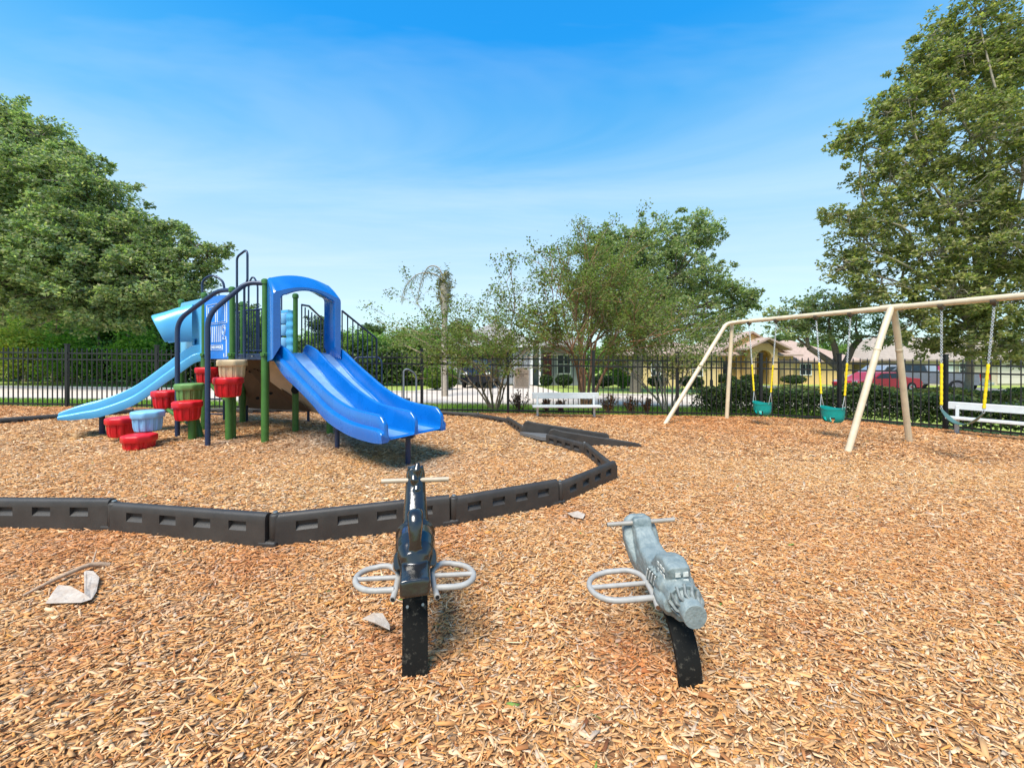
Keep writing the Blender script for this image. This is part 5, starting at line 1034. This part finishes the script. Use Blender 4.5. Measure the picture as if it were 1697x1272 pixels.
b = MB(); wbox(b, gx(756), x0, Yh-.03, Yh+.25, g0, 1.78); wbox(b, x1, gx(853), Yh-.03, Yh+.25, g0, 1.78); wbox(b, gx(756), gx(853), Yh-.03, Yh+.25, 1.68, 1.79); wbox(b, gx(879), gx(884), Yh-.1, Yh+.1, g0, 2.1); wbox(b, gx(893), gx(896), Yh-.1, Yh+.06, g0, 2.1); b.build('trim', M_trim, t_, bevel=.01)
b = MB(); hip(b, xL, gx(888), Yh, Yh+7, 2.22, 4.0, .45); rf = b.build('roof', M_roofg, t_); b = MB(); hip(b, gx(880), gx(975), Yh+1.0, Yh+7.5, 2.24, 3.6, .5); b.build('wing_roof', M_roofg, rf)
b = MB(); wbox(b, xL-.47, gx(888)+.47, Yh-.48, Yh-.455, 2.06, 2.24); b.build('fascia', M_trim, rf)
b = MB(); wbox(b, gx(903), gx(919), Yh+1.94, Yh+1.99, g0, g0+2.2); dr = b.build('door', mat('red_door', (.16, .02, .02), .4), t_, bevel=.01); b = MB(); b.lathe((gx(917), Yh+1.9, g0+1.0), [(0, 0), (.04, .01), (.04, .05), (0, .07)], 8); b.build('handle', M_pin, dr)
window(t_, gx(930), gx(952), Yh+1.995, g0+.7, g0+2.0, 1)
# yellow house
Yy = 32.0; yx = lambda px: (px-CX)*Yy/F; yz = lambda py: H-(py-HY)*Yy/F; g0 = gz(20, Yy)
t_ = thing('yellow_house', (yx(1266), Yy, g0), 'yellow stucco house with arched entry gable and pink tile roof', 'house')
ex0, ex1 = yx(1243), yx(1289)
def archwall(b, x0, x1, y0, y1, z0, z1, ax0, ax1, az):          # wall with an arched opening
    r = (ax1-ax0)/2; xm = (ax0+ax1)/2; arc = [(xm+r*math.cos(a), az-r+r*math.sin(a)) for a in lin(0, math.pi, 17)]
    wbox(b, x0, ax0, y0, y1, z0, z1); wbox(b, ax1, x1, y0, y1, z0, z1)
    for (xa, za), (xb, zb) in zip(arc, arc[1:]):
        b.prism([(xa, y0, za), (xa, y0, z1), (xb, y0, z1), (xb, y0, zb)], (0, y1-y0, 0))
b = MB(); ze = yz(577)
archwall(b, ex0, ex1, Yy, Yy+.35, g0-.3, ze, yx(1254), yx(1279), yz(580))
wbox(b, ex0, ex1, Yy+2.6, Yy+2.8, g0-.3, ze); wbox(b, ex0, ex0+.25, Yy+.35, Yy+2.6, g0-.3, ze); wbox(b, ex1-.25, ex1, Yy+.35, Yy+2.6, g0-.3, ze)
archwall(b, yx(1204), ex0, Yy+1.2, Yy+1.5, g0-.3, yz(588), yx(1211), yx(1235), yz(592)); wbox(b, yx(1204), ex0, Yy+1.7, Yy+8, g0-.3, yz(588))
archwall(b, ex1, yx(1332), Yy+1.2, Yy+1.5, g0-.3, yz(588), yx(1291), yx(1309), yz(592)); wbox(b, ex1, yx(1332), Yy+1.7, Yy+8, g0-.3, yz(588))
wbox(b, yx(1332), yx(1440), Yy+1.6, Yy+8, g0-.3, yz(597)); b.build('wall', M_yw, t_)
b = MB(); b.prism([(ex0+.2, Yy-.02, ze), (ex1-.2, Yy-.02, ze), ((ex0+ex1)/2, Yy-.02, yz(562))], (0, .3, 0)); b.prism([(yx(1204), Yy+1.1, yz(587)), (yx(1330), Yy+1.1, yz(587)), (yx(1258), Yy+1.1, yz(551))], (0, .25, 0)); b.build('gable_wall', M_yw, t_)
b = MB(); gable(b, ex0, ex1, Yy, Yy+3, ze, yz(559), .7); r1 = b.build('entry_roof', M_rp, t_); b = MB(); b.prism([(yx(1255), Yy-.06, yz(569)), (yx(1276), Yy-.06, yz(569)), (yx(1265.5), Yy-.06, yz(563))], (0, .03, 0)); b.build('gable_vent', M_roft, r1)
b = MB(); gable(b, yx(1200), yx(1316), Yy+1.2, Yy+8, yz(586), yz(547), .4); b.build('roof', M_rp, t_)
b = MB(); hip(b, yx(1300), yx(1445), Yy+1.6, Yy+8, yz(597), yz(560), .5); hip(b, yx(1199), yx(1244), Yy+.7, Yy+3.4, yz(586), yz(577), .2); hip(b, yx(1290), yx(1335), Yy+.7, Yy+3.4, yz(587), yz(577), .2); b.build('wing_roof', M_rp, t_)
window(t_, yx(1216), yx(1229), Yy+1.69, yz(622), yz(600), 1); window(t_, yx(1294), yx(1305), Yy+1.69, yz(622), yz(600), 1); window(t_, yx(1350), yx(1368), Yy+1.59, yz(622), yz(604), 1)
b = MB(); wbox(b, yx(1259), yx(1275), Yy+2.52, Yy+2.58, g0, yz(595)); b.build('door', mat('dark_door', (.06, .035, .03), .4), t_, bevel=.02)
# pale yellow house wall behind the mottled myrtle
Yp = 29; xx = lambda px: (px-CX)*Yp/F; zp = lambda py: H-(py-HY)*Yp/F; g0 = gz(10, Yp)
t_ = thing('pale_house', (xx(1110), Yp, g0), 'pale yellow house wing half hidden behind the twiggy crape myrtle', 'house'); b = MB(); wbox(b, xx(1062), xx(1190), Yp, Yp+6, g0-.3, zp(588)); b.build('wall', M_py, t_)
b = MB(); hip(b, xx(1062), xx(1190), Yp, Yp+6, zp(586), zp(560), .5); b.build('roof', M_rp, t_); window(t_, xx(1080), xx(1094), Yp-.003, zp(622), zp(600)); window(t_, xx(1148), xx(1163), Yp-.003, zp(622), zp(600))
# tan house at the right
Yt = 33; tx = lambda px: (px-CX)*Yt/F; tz = lambda py: H-(py-HY)*Yt/F; g0 = gz(30, Yt)
t_ = thing('tan_house', (tx(1600), Yt, g0), 'long tan house with brown roof and pale garage door behind the right oak', 'house'); b = MB(); wbox(b, tx(1440), tx(1790), Yt, Yt+8, g0-.3, tz(596)); b.build('wall', M_tanw, t_)
b = MB(); hip(b, tx(1440), tx(1790), Yt, Yt+8, tz(595), tz(555), .5); b.build('roof', M_roft, t_)
b = MB(); 
for i in range(4): wbox(b, tx(1652), tx(1740), Yt-.06, Yt-.01, g0+.05+i*.55, g0+.05+i*.55+.535)
b.build('garage_door', mat('pale_garage_door', (.62, .55, .48), .5, var=.04), t_, bevel=.01); window(t_, tx(1590), tx(1612), Yt-.003, tz(622), tz(602)); b = MB(); wbox(b, tx(1568), tx(1582), Yt-.05, Yt-.01, g0, tz(600)); b.build('door', M_trim, t_, bevel=.01)
# lamp post
xl = (1179-CX)*22/F; t_ = thing('street_lamp', (xl, 22, gz(xl, 22)), 'thin dark post rising behind the fence left of the yellow house', 'lamp post'); b = MB(); b.lathe((xl, 22, 0), [(.09, gz(xl, 22)-.1), (.08, .1), (.05, .15), (.045, 2.0)], 12); b.build('pole', M_fence, t_, smooth=40); b = MB(); b.lathe((xl, 22, 0), [(.05, 2.0), (.12, 2.08), (.14, 2.3), (.05, 2.42), (0, 2.46)], 12); b.build('lamp_head', M_fence, t_, smooth=40)

# ---------------------------------------------------------------- vehicles
M_rub = mat('tyre_rubber', (.015, .015, .015), .8); M_rim = mat('alloy_rim', (.5, .5, .52), .3, metal=.8)
def vehicle(name, loc, rz, label, cat, L_, W, prof, glass, wx, wr, paint, extra=None):
    """side profile (x along the car, z) lofted across the width with tumblehome; wheels, panes and lights as parts"""
    t_ = thing(name, loc, label, cat); t_.rotation_euler = (0, 0, rz); hw = W/2; b = MB(); rg = []; zm = max(z for _, z in prof)
    for f_, ins in ((-1, .0), (-.93, -.03), (.93, -.03), (1, 0)):
        rg.append([V3(x*(1 if abs(f_) < .95 else .985), f_*(hw if z < .60*zm+.05 else hw-(z-.60*zm)*.28), z) for x, z in prof])
    n = len(prof); vs = [v for r in rg for v in r]; fs = []
    for i in range(3):
        for k in range(n): fs.append((i*n+k, i*n+(k+1) % n, (i+1)*n+(k+1) % n, (i+1)*n+k))
    fs += [tuple(range(n))[::-1], tuple(3*n+k for k in range(n))]; b.add(vs, fs); lbuild(b, 'body', paint, t_, smooth=35, bevel=.03)
    for poly in glass:
        b = MB(); zt = .60*zm
        for s_ in (-1, 1): b.prism([V3(x, s_*(hw-(max(z, zt)-zt)*.28+.004), z) for x, z in poly], (0, s_*.008, 0))
        lbuild(b, 'window', M_win, t_)
    for x in wx:
        for s_ in (-1, 1):
            b = MB(); b.lathe((0, 0, 0), [(0, -.10), (wr*.7, -.10), (wr*.95, -.09), (wr, -.06), (wr, .06), (wr*.95, .09), (wr*.62, .10), (wr*.60, .07), (0, .07)], 24); b.v = [(v[0]+x, s_*(hw-.09+v[2]), v[1]+wr) for v in b.v]; w_ = lbuild(b, 'wheel', M_rub, t_, smooth=40)
            b = MB(); b.lathe((0, 0, 0), [(0, .075), (wr*.58, .075), (wr*.60, .095), (wr*.1, .085), (0, .09)], 10); b.v = [(v[0]+x, s_*(hw-.09+v[2]), v[1]+wr) for v in b.v]; q = lbuild(b, 'rim', M_rim, t_, smooth=30); q.parent = w_
    return t_
M_cr = mat('red_car_paint', (.62, .004, .012), .35, var=.05, coat=.2); M_cs = mat('silver_car_paint', (.45, .46, .48), .3, metal=.5, var=.04, coat=.6); M_cg = mat('grey_truck_paint', (.28, .29, .31), .3, metal=.4, coat=.6); M_cd = mat('dark_blue_car_paint', (.010, .012, .018), .45, coat=.1, spec=.25); M_mar = mat('maroon_paint', (.26, .01, .03), .3, coat=.7)
M_tl = mat('tail_light', (.5, .01, .01), .2); M_hl = mat('head_light', (.8, .8, .75), .15)
sedan = [(-2.2, .30), (-2.25, .55), (-2.1, .72), (-1.2, .86), (-.55, 1.24), (.55, 1.27), (1.25, .95), (2.05, .88), (2.2, .65), (2.15, .30)]
g_s = [[(-1.0, .90), (-.52, 1.19), (-.02, 1.21), (-.02, .90)], [(.05, .90), (.05, 1.21), (.52, 1.21), (1.05, .94)]]
def lights(t_, x, zc, hw, m, nm):
    for s_ in (-1, 1): b = MB(); b.box((x, s_*(hw-.25), zc), (.05, .32, .14)); lbuild(b, nm, m, t_, bevel=.015)
X = lambda px, Y: (px-CX)*Y/F
v = vehicle('red_car', (X(1452, 23.6), 23.6, gz(22, 23.6)+.02), R(4), 'low red sports car seen from the side behind the right fence', 'car', 4.2, 1.75, [(x*.92, z*.93) for x, z in sedan], [[(x*.92, z*.93) for x, z in g] for g in g_s], (-1.3, 1.3), .31, M_cr); lights(v, -1.99, .60, .87, M_hl, 'headlight')
suv = [(-2.2, .35), (-2.25, .8), (-1.4, 1.05), (-.7, 1.62), (1.9, 1.66), (2.2, 1.15), (2.25, .75), (2.2, .35)]
g_v = [[(-1.15, 1.1), (-.68, 1.55), (-.05, 1.57), (-.05, 1.1)], [(.03, 1.1), (.03, 1.57), (1.0, 1.58), (1.0, 1.1)], [(1.1, 1.1), (1.1, 1.58), (1.75, 1.56), (1.95, 1.15)]]
v = vehicle('silver_car', (X(1468, 28.2), 28.2, gz(25, 27.2)), R(2), 'silver vehicle standing behind the red sports car', 'car', 4.5, 1.85, suv, g_v, (-1.35, 1.35), .36, M_cs); lights(v, 2.24, .95, .9, M_tl, 'taillight')
truck = [(-2.7, .45), (-2.75, 1.0), (-1.5, 1.18), (-.95, 1.72), (.25, 1.74), (.45, 1.20), (2.6, 1.20), (2.65, .9), (2.6, .5)]
v = vehicle('pickup_truck', (X(1533, 26.2), 26.2, gz(25, 26.2)), R(-62), 'grey pickup truck with its red taillights towards the fence', 'pickup truck', 5.3, 1.95, truck, [[(-1.3, 1.2), (-.92, 1.64), (-.4, 1.66), (-.4, 1.2)], [(-.32, 1.2), (-.32, 1.66), (.2, 1.66), (.36, 1.25)]], (-1.75, 1.7), .40, M_cg)
for s_ in (-1, 1): b = MB(); b.box((2.63, s_*.86, 1.0), (.07, .18, .42)); lbuild(b, 'taillight', M_tl, v, bevel=.02)
b = MB(); b.box((2.72, 0, .55), (.16, 1.9, .16)); lbuild(b, 'bumper', M_rim, v, bevel=.03); b = MB(); b.box((2.636, 0, 1.03), (.02, 1.3, .28)); lbuild(b, 'tailgate', M_cd, v, bevel=.01)
v = vehicle('maroon_car', (X(1530, 30), 30.2, gz(28, 28)), R(80), 'maroon car parked beyond the grey pickup truck', 'car', 4.5, 1.85, suv, g_v, (-1.35, 1.35), .36, M_mar); lights(v, -2.24, .85, .9, M_hl, 'headlight')
v = vehicle('dark_blue_car', (X(797, 24), 24.2, gz(-2, 24)+.02), R(87), 'dark blue car on the drive of the grey house behind the myrtle stems', 'car', 4.4, 1.8, suv, g_v, (-1.35, 1.35), .35, M_cd); lights(v, -2.24, .85, .88, M_hl, 'headlight')
b = MB(); b.prism([V3(-1.30, -.75, 1.10), V3(-1.30, .75, 1.10), V3(-.80, .62, 1.56), V3(-.80, -.62, 1.56)], (-.03, 0, .025)); lbuild(b, 'windscreen', M_win, v)
